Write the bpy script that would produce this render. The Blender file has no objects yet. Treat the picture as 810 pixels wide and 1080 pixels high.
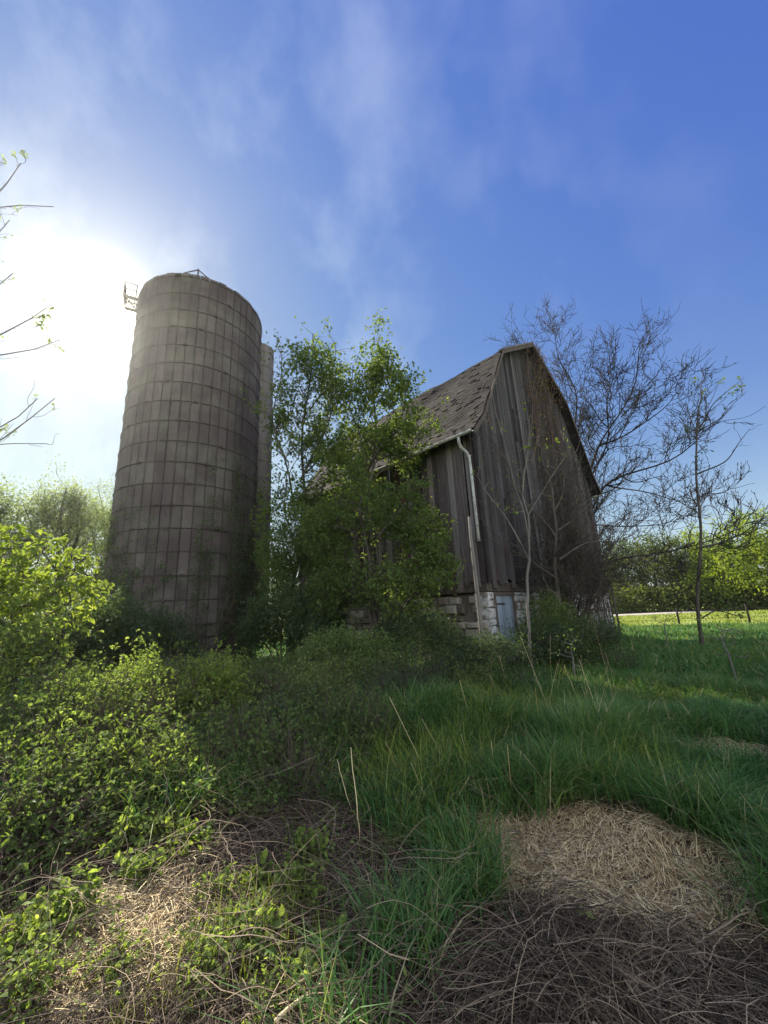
import bpy, math
import numpy as np
from mathutils import Matrix, Vector

# ------------------------------------------------------------------ camera, sky, sun, exposure
scene = bpy.context.scene
COL = scene.collection
HAZE = 0.0005
FPX, PITCH, ROLL, EYE = 405.0, math.radians(14.8), 0.045, 1.6
SUN_AZ, SUN_EL = math.radians(-40.8), math.radians(36.0)

cp, sp_ = math.cos(PITCH), math.sin(PITCH)
cr, sr = math.cos(ROLL), math.sin(ROLL)
_right = Vector((1, 0, 0)); _up = Vector((0, -sp_, cp)); _fwd = Vector((0, cp, sp_))
_cu = _up * cr + _right * sr
_cx = _right * cr - _up * sr
cam_d = bpy.data.cameras.new('camera')
cam = bpy.data.objects.new('camera', cam_d); COL.objects.link(cam)
cam_d.sensor_fit = 'HORIZONTAL'; cam_d.sensor_width = 36.0; cam_d.lens = FPX / 810 * 36
cam_d.clip_start = 0.05; cam_d.clip_end = 5000
mw = Matrix(((_cx.x, _cu.x, -_fwd.x, 0), (_cx.y, _cu.y, -_fwd.y, 0), (_cx.z, _cu.z, -_fwd.z, EYE), (0, 0, 0, 1)))
cam.matrix_world = mw
scene.camera = cam

SUN = Vector((math.sin(SUN_AZ) * math.cos(SUN_EL), math.cos(SUN_AZ) * math.cos(SUN_EL), math.sin(SUN_EL)))
sun_d = bpy.data.lights.new('sun', 'SUN')
sun_d.energy = 5.0; sun_d.angle = math.radians(0.5); sun_d.color = (1.0, 0.93, 0.8)
sun = bpy.data.objects.new('sun', sun_d); COL.objects.link(sun)
sun.rotation_euler = SUN.to_track_quat('Z', 'Y').to_euler()

scene.view_settings.view_transform = 'Standard'
scene.view_settings.look = 'None'
scene.view_settings.gamma = 1.0
scene.view_settings.exposure = 1.32
scene.view_settings.use_curve_mapping = False

world = bpy.data.worlds.new('World'); scene.world = world
world.use_nodes = True
wt = world.node_tree; wn = wt.nodes; wl = wt.links
for n in list(wn): wn.remove(n)
def W(t, **k):
    n = wn.new(t)
    for a, b in k.items(): setattr(n, a, b)
    return n
sky = W('ShaderNodeTexSky', sky_type='NISHITA', sun_disc=False, sun_elevation=SUN_EL, sun_rotation=SUN_AZ,
        altitude=200.0, air_density=1.0, dust_density=0.25, ozone_density=3.0)
tc = W('ShaderNodeTexCoord')
nrm = W('ShaderNodeVectorMath', operation='NORMALIZE'); wl.new(tc.outputs['Generated'], nrm.inputs[0])
dot = W('ShaderNodeVectorMath', operation='DOT_PRODUCT'); wl.new(nrm.outputs[0], dot.inputs[0]); dot.inputs[1].default_value = SUN
def wm(op, a, b=None):
    n = W('ShaderNodeMath', operation=op)
    for i, v in enumerate((a, b)):
        if v is None: continue
        if isinstance(v, (int, float)): n.inputs[i].default_value = v
        else: wl.new(v, n.inputs[i])
    return n.outputs[0]
dpos = wm('MAXIMUM', dot.outputs['Value'], 0.0)
# thin bright haze scattering the sun, and the sun's own glare in the air
g1 = wm('MULTIPLY', wm('POWER', dpos, 9.0), 0.1)
g2 = wm('MULTIPLY', wm('POWER', dpos, 120.0), 0.6)
g3 = wm('MULTIPLY', wm('POWER', dpos, 700.0), 22.0)
glow = wm('ADD', wm('ADD', g1, g2), g3)
# high thin cirrus
mp = W('ShaderNodeMapping'); mp.inputs['Scale'].default_value = (2.2, 2.2, 1.0); mp.inputs['Rotation'].default_value = (0.0, 0.25, 0.4)
wl.new(nrm.outputs[0], mp.inputs[0])
no = W('ShaderNodeTexNoise'); no.inputs['Scale'].default_value = 1.6; no.inputs['Detail'].default_value = 7; no.inputs['Roughness'].default_value = 0.55; no.inputs['Distortion'].default_value = 0.08
wl.new(mp.outputs[0], no.inputs['Vector'])
mr = W('ShaderNodeMapRange'); mr.inputs['From Min'].default_value = 0.48; mr.inputs['From Max'].default_value = 0.85; mr.inputs['To Max'].default_value = 1.0
wl.new(no.outputs[0], mr.inputs[0])
cir = wm('MULTIPLY', mr.outputs[0], wm('ADD', 0.08, wm('MULTIPLY', wm('POWER', dpos, 2.5), 1.5)))
sepz = W('ShaderNodeSeparateXYZ'); wl.new(nrm.outputs[0], sepz.inputs[0])
hor = wm('MULTIPLY', wm('POWER', wm('SUBTRACT', 1.0, wm('MAXIMUM', sepz.outputs[2], 0.0)), 8.0), 1.6)
tot = wm('ADD', wm('ADD', glow, cir), hor)
glc = W('ShaderNodeVectorMath', operation='SCALE'); glc.inputs[0].default_value = (1.08, 1.04, 0.72); wl.new(tot, glc.inputs['Scale'])
# thick air softens the brightest part of the sky
sep = W('ShaderNodeSeparateXYZ'); wl.new(sky.outputs[0], sep.inputs[0])
gain = W('ShaderNodeCombineXYZ')
for i_, (g_, e_) in enumerate(((0.60, 1.36), (0.655, 1.34), (1.62, 0.46))):
    c_ = sep.outputs[i_]; c_ = wm('DIVIDE', c_, wm('ADD', 1.0, wm('MULTIPLY', c_, 0.23)))
    wl.new(wm('MULTIPLY', wm('POWER', c_, e_), g_), gain.inputs[i_])
# added fill: pale glow in the unseen sky behind the camera, brightening the shade
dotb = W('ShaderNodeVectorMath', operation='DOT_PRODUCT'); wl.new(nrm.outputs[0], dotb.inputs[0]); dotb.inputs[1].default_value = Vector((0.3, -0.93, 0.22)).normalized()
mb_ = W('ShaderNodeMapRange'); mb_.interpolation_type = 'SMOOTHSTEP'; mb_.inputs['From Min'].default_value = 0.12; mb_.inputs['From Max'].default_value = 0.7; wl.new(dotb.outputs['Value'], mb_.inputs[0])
sky_fill = W('ShaderNodeVectorMath', operation='SCALE'); sky_fill.inputs[0].default_value = (1.0, 0.98, 0.93); wl.new(wm('MULTIPLY', mb_.outputs[0], wm('ADD', 2.3, wm('MULTIPLY', no.outputs[0], 3.2))), sky_fill.inputs['Scale'])
sk2 = W('ShaderNodeVectorMath', operation='ADD'); wl.new(gain.outputs[0], sk2.inputs[0]); wl.new(sky_fill.outputs[0], sk2.inputs[1])
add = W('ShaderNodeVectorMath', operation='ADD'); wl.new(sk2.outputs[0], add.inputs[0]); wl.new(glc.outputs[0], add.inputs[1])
bg = W('ShaderNodeBackground'); bg.inputs['Strength'].default_value = 0.12
wl.new(add.outputs[0], bg.inputs[0])
wo = W('ShaderNodeOutputWorld'); wl.new(bg.outputs[0], wo.inputs[0])

# ------------------------------------------------------------------ helpers
def ray(px, py):
    x, y = px - 405, 540 - py
    X, Y = cr * x + sr * y, -sr * x + cr * y
    return np.array([X, FPX * cp - Y * sp_, FPX * sp_ + Y * cp])
def at(px, py, dist):
    """world point that many metres away (level distance) in the direction of a place in the photo"""
    d = ray(px, py); h = math.hypot(d[0], d[1])
    return np.array([0, 0, EYE]) + d / h * dist

def vnoise(x, y, seed=0.0):
    """cheap smooth value made from sines, about -1..1"""
    return (np.sin(x * 1.0 + 1.7 * np.sin(y * 0.63 + seed) + seed) + np.sin(y * 1.31 + 1.3 * np.sin(x * 0.81 - seed) + 2.1 * seed)
            + 0.6 * np.sin(2.3 * x - 1.9 * y + seed * 3.3)) / 2.6
MOUNDS = [(-2.9, 4.6, 1.3, 0.35), (-1.3, 6.0, 1.2, 0.22), (-4.6, 4.4, 1.4, 0.3), (-0.2, 6.4, 1.1, 0.2)]
def ground(x, y):
    x = np.asarray(x, float); y = np.asarray(y, float)
    d = np.hypot(x, y)
    fade = np.clip(1.3 - d / 45, 0.0, 1)
    z = (0.09 * vnoise(x * 0.9, y * 0.9, 1.0) + 0.035 * vnoise(x * 3.1, y * 2.7, 4.0)) * fade * np.clip((d - 0.5) / 2.0, 0, 1)
    for mx, my, s, h in MOUNDS: z = z + h * np.exp(-((x - mx) ** 2 + (y - my) ** 2) / (2 * s * s))
    z = z + 0.02 * fade * vnoise(x * 9, y * 9, 2)
    return z

def mesh_obj(name, V, F, mat, parent=None, attr=None, smooth=False, fattr=None):
    """V: (n,3); F: (m,k) array or list of such arrays; linked as ONE mesh object"""
    me = bpy.data.meshes.new(name)
    V = np.ascontiguousarray(V, dtype=np.float32)
    Fs = F if isinstance(F, list) else [F]
    Fs = [np.asarray(f, dtype=np.int32) for f in Fs if len(f)]
    nl = sum(f.size for f in Fs); nf = sum(len(f) for f in Fs)
    me.vertices.add(len(V)); me.vertices.foreach_set('co', V.ravel())
    me.loops.add(nl); me.polygons.add(nf)
    loops = np.concatenate([f.ravel() for f in Fs])
    tot = np.concatenate([np.full(len(f), f.shape[1], np.int32) for f in Fs])
    st = np.zeros(nf, np.int32); st[1:] = np.cumsum(tot)[:-1]
    me.loops.foreach_set('vertex_index', loops)
    me.polygons.foreach_set('loop_start', st)
    try: me.polygons.foreach_set('loop_total', tot)
    except Exception: pass
    me.polygons.foreach_set('use_smooth', np.full(nf, smooth, bool))
    if attr is not None:
        a = me.attributes.new('v', 'FLOAT', 'POINT'); a.data.foreach_set('value', np.ascontiguousarray(attr, dtype=np.float32))
    me.update(calc_edges=True)
    me.materials.append(mat)
    o = bpy.data.objects.new(name, me); COL.objects.link(o)
    if parent is not None: o.parent = parent
    return o
def tag(o, label=None, cat=None, group=None, kind=None):
    if label: o['label'] = label
    if cat: o['category'] = cat
    if group: o['group'] = group
    if kind: o['kind'] = kind
    return o
def thing(name, label, cat, loc=(0, 0, 0), rotz=0.0, group=None):
    o = bpy.data.objects.new(name, None); COL.objects.link(o)
    o.location = loc; o.rotation_euler = (0, 0, rotz); o.empty_display_size = 0.2
    return tag(o, label, cat, group)

class MB:
    """collects boxes and tubes into one mesh"""
    def __init__(s): s.V = []; s.Q = []; s.T = []; s.A = []; s.n = 0
    def add(s, V, Q, v=0.5):
        V = np.asarray(V, float); Q = np.asarray(Q)
        s.V.append(V); s.Q.append(Q + s.n); s.n += len(V)
        s.A.append(np.full(len(V), v) if np.isscalar(v) else v)
    def box(s, lo, hi, v=0.5, jit=0.0, rng=None, M=None):
        x0, y0, z0 = lo; x1, y1, z1 = hi
        V = np.array([[x0, y0, z0], [x1, y0, z0], [x1, y1, z0], [x0, y1, z0], [x0, y0, z1], [x1, y0, z1], [x1, y1, z1], [x0, y1, z1]], float)
        if jit: V = V + rng.normal(0, jit, V.shape)
        if M is not None: V = V @ np.array(M.to_3x3()).T + np.array(M.translation)
        s.hexa(V, v)
    def hexa(s, V, v=0.5):
        s.add(V, [[0, 3, 2, 1], [4, 5, 6, 7], [0, 1, 5, 4], [1, 2, 6, 5], [2, 3, 7, 6], [3, 0, 4, 7]], v)
    def tube(s, P, r, sides=8, v=0.5, cap=True):
        P = np.asarray(P, float); n = len(P)
        r = np.full(n, r) if np.isscalar(r) else np.asarray(r, float)
        T = np.gradient(P, axis=0); T /= np.linalg.norm(T, axis=1)[:, None] + 1e-9
        ref = np.array([0.31, 0.17, 0.93]) if abs(T[:, 2]).mean() < 0.8 else np.array([0.93, 0.31, 0.17])
        U = np.cross(T, ref); U /= np.linalg.norm(U, axis=1)[:, None]; Wv = np.cross(T, U)
        a = np.arange(sides) / sides * 2 * np.pi
        V = P[:, None, :] + r[:, None, None] * (np.cos(a)[None, :, None] * U[:, None, :] + np.sin(a)[None, :, None] * Wv[:, None, :])
        V = V.reshape(-1, 3); i = np.arange(n - 1)[:, None] * sides; j = np.arange(sides)[None]; k = (j + 1) % sides
        Q = np.stack([i + j, i + k, i + k + sides, i + j + sides], -1).reshape(-1, 4)
        base = s.n
        s.add(V, Q, v)
        if cap:
            for e, rev in ((0, True), (n - 1, False)):
                idx = list(range(sides)); idx = idx[::-1] if rev else idx
                for q in range(1, sides - 1, 2):
                    c = [idx[0], idx[q], idx[q + 1], idx[min(q + 2, sides - 1)]]
                    if c[2] != c[3]: s.Q.append(np.array([[base + e * sides + t for t in c]]))
    def build(s, name, mat, parent=None, smooth=False):
        return mesh_obj(name, np.concatenate(s.V), np.concatenate(s.Q), mat, parent, np.concatenate(s.A), smooth)

def ribbons(P, Wd, face=None, v=None, rng=None):
    """P (N,K,3) centre lines, Wd (N,K) widths; flat blades. returns V,F,attr"""
    N, K, _ = P.shape
    T = P[:, -1] - P[:, 0]
    if face is None:
        a = rng.uniform(0, 2 * np.pi, N); face = np.stack([np.cos(a), np.sin(a), np.zeros(N)], -1)
    S = face[:, None, :] * Wd[:, :, None] * 0.5
    V = np.stack([P - S, P + S], 2).reshape(-1, 3)
    b = (np.arange(N) * K * 2)[:, None] + (np.arange(K - 1) * 2)[None]
    F = np.stack([b, b + 1, b + 3, b + 2], -1).reshape(-1, 4)
    A = np.repeat(v if v is not None else rng.random(N), K * 2)
    return V, F, A
def rods(P, R, sides=3, v=None, rng=None):
    """P (N,K,3), R (N,K): thin round strands"""
    N, K, _ = P.shape
    T = np.gradient(P, axis=1); T /= np.linalg.norm(T, axis=2)[..., None] + 1e-9
    ref = np.array([0.42, 0.31, 0.85]); ref /= np.linalg.norm(ref)
    U = np.cross(T, ref); U /= np.linalg.norm(U, axis=2)[..., None] + 1e-9; B = np.cross(T, U)
    a = np.arange(sides) / sides * 2 * np.pi
    V = P[:, :, None, :] + R[:, :, None, None] * (np.cos(a)[:, None] * U[:, :, None, :] + np.sin(a)[:, None] * B[:, :, None, :])
    V = V.reshape(-1, 3)
    b = (np.arange(N) * K * sides)[:, None, None] + (np.arange(K - 1) * sides)[None, :, None]
    j = np.arange(sides)[None, None]; k = (j + 1) % sides
    F = np.stack([b + j, b + k, b + k + sides, b + j + sides], -1).reshape(-1, 4)
    A = np.repeat(v if v is not None else rng.random(N), K * sides)
    return V, F, A
def unit(a): return a / (np.linalg.norm(a, axis=-1, keepdims=True) + 1e-9)
LEAF = np.array([[0, 0, 0], [.32, .27, .07], [.7, .22, .03], [1, 0, -.12], [.7, -.22, .03], [.32, -.27, .07]])
def leaves(P, D, S, rng, v=None, wide=1.0, flat=0.5):
    """P base points, D directions, S sizes: folded pointed leaves. returns V,F,attr"""
    N = len(P)
    D = unit(D)
    Nn = rng.normal(0, 1, (N, 3)); Nn[:, 2] = np.abs(Nn[:, 2]) + flat * 2
    Y = unit(np.cross(Nn, D)); Z = np.cross(D, Y)
    L = LEAF * np.array([1, wide, 1])
    V = P[:, None] + S[:, None, None] * (L[None, :, 0:1] * D[:, None] + L[None, :, 1:2] * Y[:, None] + L[None, :, 2:3] * Z[:, None])
    b = (np.arange(N) * 6)[:, None]
    F = np.concatenate([b + np.array([[0, 5, 4, 3]]), b + np.array([[0, 3, 2, 1]])])
    A = np.repeat(v if v is not None else rng.random(N), 6)
    return V.reshape(-1, 3), F, A

def colonize(att, lines, step, kill, infl, iters=90, rng=None, bend=0.0):
    """grow a branch skeleton from starting limbs towards the attraction points"""
    pos = []; par = []
    for (pl, p0) in lines:
        prev = p0
        for q in pl:
            pos.append(np.array(q, float)); par.append(prev); prev = len(pos) - 1
    pos = [p for p in pos]
    P = np.array(pos); par = list(par)
    d = np.linalg.norm(att[:, None] - P[None], axis=2)
    near = d.argmin(1); dist = d.min(1); alive = np.ones(len(att), bool)
    nch = {}
    for it in range(iters):
        m = alive & (dist < infl)
        if not m.any():
            if not alive.any() or it > 3: break
            m = alive
        ids = near[m]
        dirs = unit(att[m] - P[ids])
        acc = np.zeros_like(P); np.add.at(acc, ids, dirs)
        act = np.unique(ids)
        act = np.array([a for a in act if nch.get(a, 0) < 4])
        if len(act) == 0: break
        dd = unit(acc[act] + rng.normal(0, 0.12, (len(act), 3)) * 1.0 + np.array([0, 0, bend]))
        new = P[act] + dd * step
        for a in act: nch[a] = nch.get(a, 0) + 1
        base = len(P); P = np.concatenate([P, new]); par += list(act)
        idx = np.where(alive)[0]
        dn = np.linalg.norm(att[idx][:, None] - new[None], axis=2)
        j = dn.argmin(1); v = dn[np.arange(len(idx)), j]
        better = v < dist[idx]
        near[idx[better]] = base + j[better]; dist[idx[better]] = v[better]
        alive[dist < kill] = False
    return P, np.array(par)

def skel_mesh(P, par, Rt, rmin, ex=2.1, sides=6, rbase=1.25, wob=0.0, rng=None):
    """radii by the pipe model, one ring per node, branches rooted at their own radius"""
    n = len(P); cnt = np.zeros(n); has = np.zeros(n, bool)
    for i in range(n - 1, -1, -1):
        if not has[i]: cnt[i] = 1
        if par[i] >= 0: cnt[par[i]] += cnt[i]; has[par[i]] = True
    R = np.maximum(rmin, Rt * (cnt / cnt.max()) ** (1 / ex))
    main = -np.ones(n, int); best = np.zeros(n)
    for i in range(n):
        p = par[i]
        if p >= 0 and cnt[i] > best[p]: best[p] = cnt[i]; main[p] = i
    e = np.where(par >= 0)[0]; pe = par[e]
    Dn = np.zeros((n, 3)); Dn[e] = P[e] - P[pe]
    root = par < 0
    for i in np.where(root)[0]:
        if main[i] >= 0: Dn[i] = P[main[i]] - P[i]
    mm = main >= 0
    Dn2 = unit(Dn); Dn2[mm] = unit(Dn2[mm] + unit(Dn[main[mm]]))
    ref = np.array([0.92, 0.35, 0.18])
    def frame(D):
        U = np.cross(D, ref); U = unit(U); return U, np.cross(D, U)
    a = np.arange(sides) / sides * 2 * np.pi
    def ring(C, D, r):
        U, B = frame(D)
        return C[:, None] + r[:, None, None] * (np.cos(a)[None, :, None] * U[:, None] + np.sin(a)[None, :, None] * B[:, None])
    ismain = main[pe] == e
    Dst = np.where(ismain[:, None], Dn2[pe], unit(Dn[e]))
    Rst = np.where(ismain, R[pe], np.minimum(R[pe] * 0.9, R[e] * 1.25))
    Rst = np.where(root[pe], Rst * rbase, Rst)
    A = ring(P[pe], Dst, Rst); B = ring(P[e], Dn2[e], R[e])
    V = np.stack([A, B], 1).reshape(-1, 3)
    b = (np.arange(len(e)) * 2 * sides)[:, None]; j = np.arange(sides)[None]; k = (j + 1) % sides
    F = np.stack([b + j, b + k, b + k + sides, b + j + sides], -1).reshape(-1, 4)
    return V, F, R, Dn2, cnt

def blob_points(blobs, n, rng):
    """points in a union of ellipsoids (cx,cy,cz,rx,ry,rz[,weight])"""
    w = np.array([b[3] * b[4] * b[5] * (b[6] if len(b) > 6 else 1) for b in blobs]); w /= w.sum()
    k = rng.choice(len(blobs), n, p=w)
    B = np.array([b[:6] for b in blobs])[k]
    d = unit(rng.normal(0, 1, (n, 3))) * (rng.random((n, 1)) ** (1 / 2.6))
    return B[:, :3] + d * B[:, 3:]

def join(parts):
    V = []; F = []; A = []; n = 0
    for v, f, a in parts:
        V.append(v); F.append(f + n); A.append(a); n += len(v)
    return np.concatenate(V), np.concatenate(F), np.concatenate(A)

def make_tree(name, label, cat, base, lines, blobs, mat_wood, mat_leaf=None, group=None, seed=1, natt=900, step=0.28, kill=0.4, infl=2.2,
              Rt=0.12, rmin=0.005, nleaf=8000, lsize=(0.05, 0.09), twigs=2, twl=(0.2, 0.5), droop=0.3, wide=1.0, fan=1, spread=0.12,
              bend=0.0, iters=90, foliage_name='crown', wood_name='trunk', ex=2.1, thin=3, tw_r=0.003, jit=0.35, sides=6, clump=0.0, flat=0.5, twup=0.35, wav=0.1):
    """base: world foot of the tree; lines and blobs are relative to it. lines: list of (points, index of parent node)"""
    rng = np.random.default_rng(seed)
    base = np.array(base, float)
    root = thing(name, label, cat, tuple(base), 0, group)
    att = blob_points(blobs, natt, rng)
    att = att[att[:, 2] > 0.08]
    P, par = colonize(att, lines, step, kill, infl, iters, rng, bend)
    wobn = np.stack([vnoise(P[:, 2] * 3 + P[:, 0], P[:, 1] * 2.2, seed), vnoise(P[:, 1] * 3, P[:, 2] * 2.5 + 1, seed + 2), np.zeros(len(P))], -1)
    P = P + wobn * step * jit * 0.5
    lf = np.clip(np.linalg.norm(P, axis=1) / 2, 0, 1)[:, None] * wav
    P = P + lf * np.stack([vnoise(P[:, 2] * 1.3, P[:, 0] * .6, seed + 5), vnoise(P[:, 2] * 1.1 + 3, P[:, 1] * .6, seed + 6), 0.5 * vnoise(P[:, 0] * 1.5, P[:, 1] * 1.2, seed + 8)], -1)
    V, F, R, D, cnt = skel_mesh(P, par, Rt, rmin, ex, sides, rng=rng)
    parts = [(V, F, np.full(len(V), 0.5))]
    tipn = np.where(cnt <= thin)[0]
    if len(tipn) == 0: tipn = np.arange(len(P))
    LP = P[tipn]; LD = D[tipn]
    if twigs:
        k = np.repeat(tipn, twigs); N = len(k)
        d0 = unit(D[k] * 0.9 + rng.normal(0, 0.62, (N, 3)) + np.array([0, 0, twup]))
        ln = rng.uniform(twl[0], twl[1], N)[:, None]
        c1 = rng.normal(0, 0.18, (N, 3)) + np.array([0, 0, 0.12]); 
        t = np.linspace(0, 1, 5)
        TP = P[k][:, None] + ln[:, None] * (t[None, :, None] * d0[:, None] + (t ** 2)[None, :, None] * c1[:, None])
        TR = tw_r * np.linspace(1, 0.35, 5)[None] * rng.uniform(.7, 1.2, (N, 1))
        parts.append(rods(TP, TR, 3, np.full(N, 0.5), rng))
        LP = np.concatenate([LP, TP[:, 2:].reshape(-1, 3)]); LD = np.concatenate([LD, np.repeat(d0, 3, 0)])
    V, F, A = join(parts)
    mesh_obj(wood_name, V, F, mat_wood, root, A, smooth=True)
    if mat_leaf is not None and nleaf:
        n = nleaf // fan
        w = np.ones(len(LP))
        if clump: w = np.clip(vnoise(LP[:, 0] * 2.6 + LP[:, 2], LP[:, 1] * 2.6 - LP[:, 2] * 1.7, seed * 1.3) + clump + 0.5, 0.12, None)
        k = rng.choice(len(LP), n, p=w / w.sum())
        Pp = LP[k] + rng.normal(0, spread, (n, 3))
        dd = unit(LD[k] * 0.7 + rng.normal(0, 0.75, (n, 3)) + np.array([0, 0, -droop]))
        vv = np.clip(rng.random(n) * 0.6 + 0.4 * (0.5 + 0.5 * vnoise(Pp[:, 0] * 1.5, Pp[:, 2] * 1.5, seed)), 0, 1)
        if fan > 1:
            Pp = np.repeat(Pp, fan, 0); vv = np.repeat(vv, fan)
            dd = np.repeat(dd, fan, 0) + rng.normal(0, 0.55, (n * fan, 3))
        S = rng.uniform(lsize[0], lsize[1], len(Pp)) * rng.uniform(0.7, 1.1, len(Pp))
        V, F, A = leaves(Pp, dd, S, rng, vv, wide, flat)
        mesh_obj(foliage_name, V, F, mat_leaf, root, A)
    return root

def inside(Q, blobs, grow=1.0):
    ok = np.zeros(len(Q), bool)
    for b in blobs: ok |= (((Q[:, 0] - b[0]) / (b[3] * grow)) ** 2 + ((Q[:, 1] - b[1]) / (b[4] * grow)) ** 2 + ((Q[:, 2] - b[2]) / (b[5] * grow)) ** 2) < 1
    return ok
def poly_resample(P, K):
    P = np.array(P, float); sgm = np.r_[0, np.cumsum(np.linalg.norm(np.diff(P, axis=0), axis=1))]
    t = np.linspace(0, sgm[-1], K); Q = np.stack([np.interp(t, sgm, P[:, i]) for i in range(3)], -1)
    for _ in range(2): Q[1:-1] = .25 * Q[:-2] + .5 * Q[1:-1] + .25 * Q[2:]
    return Q
def branch_tree(name, label, cat, base, limbs, levels, blobs, mat_wood, mat_leaf=None, group=None, seed=1, nleaf=0, lsize=(.05, .1), droop=.3, wide=1.0,
                fan=1, spread=.03, leaf_levels=2, wood_name='trunk', foliage_name='crown', rmin=.003, clump=1.0, flat=.5, tropism=(0, 0, 1), wob=.05, colour=.5, keep_out=.12, trunk_levels=1):
    """limbs: list of (points, r0, r1) relative to base. levels: (per metre, len0, len1, angle, up, radius share, start). Children spring from the level before."""
    rng = np.random.default_rng(seed); base = np.array(base, float)
    root = thing(name, label, cat, tuple(base), 0, group)
    K = 14; parts = []; cur = []
    for pts, r0, r1 in limbs:
        Q = poly_resample(pts, K); L_ = np.linalg.norm(Q[-1] - Q[0])
        t = np.linspace(0, 1, K); w_ = np.sin(t * np.pi)[:, None] * wob * L_ * np.stack([np.sin(t * 9 + rng.uniform(0, 6)), np.sin(t * 7 + rng.uniform(0, 6)), .4 * np.sin(t * 8 + rng.uniform(0, 6))], -1) * .5
        cur.append((Q + w_, r0 * (1 - t ** .8) + r1 * t ** .8 + r0 * .35 * np.exp(-t * 14) * (1 if Q[0, 2] < .3 else 0)))
    P = np.stack([c[0] for c in cur]); Rr = np.stack([c[1] for c in cur])
    parts.append(rods(P, Rr, 8, np.full(len(P), colour), rng)); last = []
    for li, (dens, l0, l1, ang, up, rs, start) in enumerate(levels):
        N = len(P); L_ = np.linalg.norm(np.diff(P, axis=1), axis=2).sum(1)
        cnt = rng.poisson(np.maximum(L_ * dens, .3)); idx = np.repeat(np.arange(N), cnt); n = len(idx)
        if n == 0: break
        t = start + (1 - start) * rng.random(n) ** .85; k = np.minimum((t * (P.shape[1] - 1)).astype(int), P.shape[1] - 2); fr = t * (P.shape[1] - 1) - k
        S = P[idx, k] * (1 - fr)[:, None] + P[idx, k + 1] * fr[:, None]; T = unit(P[idx, k + 1] - P[idx, k]); r_ = Rr[idx, k] * (1 - fr) + Rr[idx, k + 1] * fr
        side = unit(np.cross(T, rng.normal(0, 1, (n, 3)))); a = np.radians(rng.normal(ang, ang * .22, n))[:, None]
        D0 = unit(T * np.cos(a) + side * np.sin(a)); ln = rng.uniform(l0, l1, n) * (1.15 - .55 * t)
        ln = np.minimum(ln, L_[idx] * .9)
        Kc = 9 if li == 0 else (7 if li == 1 else 5); tt = np.linspace(0, 1, Kc)
        trop = np.array(tropism) * up
        c2 = rng.normal(0, .13, (n, 3)) + trop; c3 = rng.normal(0, .10, (n, 3))
        C = S[:, None] + ln[:, None, None] * (tt[None, :, None] * D0[:, None] + (tt ** 2)[None, :, None] * c2[:, None] + (np.sin(tt * 6.3)[None, :, None] * c3[:, None]) * .5)
        if blobs is not None:
            ok = inside(C[:, -1], blobs) | (rng.random(n) < keep_out); C = C[ok]; r_ = r_[ok]; n = len(C)
            if n == 0: break
        rc = np.maximum(rmin, np.minimum(r_ * .8, r_ * rs * rng.uniform(.75, 1.25, n)))
        RR = np.maximum(rmin * .55, rc[:, None] * (1 - .72 * tt)[None])
        parts.append(rods(C, RR, 5 if li < 1 else 3, np.full(n, colour), rng)); last.append(C)
        P, Rr = C, RR
    V, F, A = join(parts); mesh_obj(wood_name, V, F, mat_wood, root, A, smooth=True)
    if mat_leaf is not None and nleaf:
        LP = []; LD = []
        for C in last[-leaf_levels:]:
            h = C.shape[1] // 2; LP.append(C[:, h:].reshape(-1, 3)); LD.append(np.repeat(unit(C[:, -1] - C[:, h]), C.shape[1] - h, 0))
        LP = np.concatenate(LP); LD = np.concatenate(LD); n = nleaf // fan
        w = np.clip(vnoise(LP[:, 0] * 2.6 + LP[:, 2], LP[:, 1] * 2.6 - LP[:, 2] * 1.7, seed * 1.3) + clump + 0.5, 0.1, None)
        k = rng.choice(len(LP), n, p=w / w.sum()); Pp = LP[k] + rng.normal(0, spread, (n, 3))
        dd = unit(LD[k] * .7 + rng.normal(0, .7, (n, 3)) + np.array([0, 0, -droop]))
        vv = np.clip(rng.random(n) * 0.6 + 0.4 * (0.5 + 0.5 * vnoise(Pp[:, 0] * 1.5, Pp[:, 2] * 1.5, seed)), 0, 1)
        if fan > 1: Pp = np.repeat(Pp, fan, 0); vv = np.repeat(vv, fan); dd = np.repeat(dd, fan, 0) + rng.normal(0, .5, (n * fan, 3))
        V, F, A = leaves(Pp, dd, rng.uniform(*lsize, len(Pp)), rng, vv, wide, flat); mesh_obj(foliage_name, V, F, mat_leaf, root, A)
    return root

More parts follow.
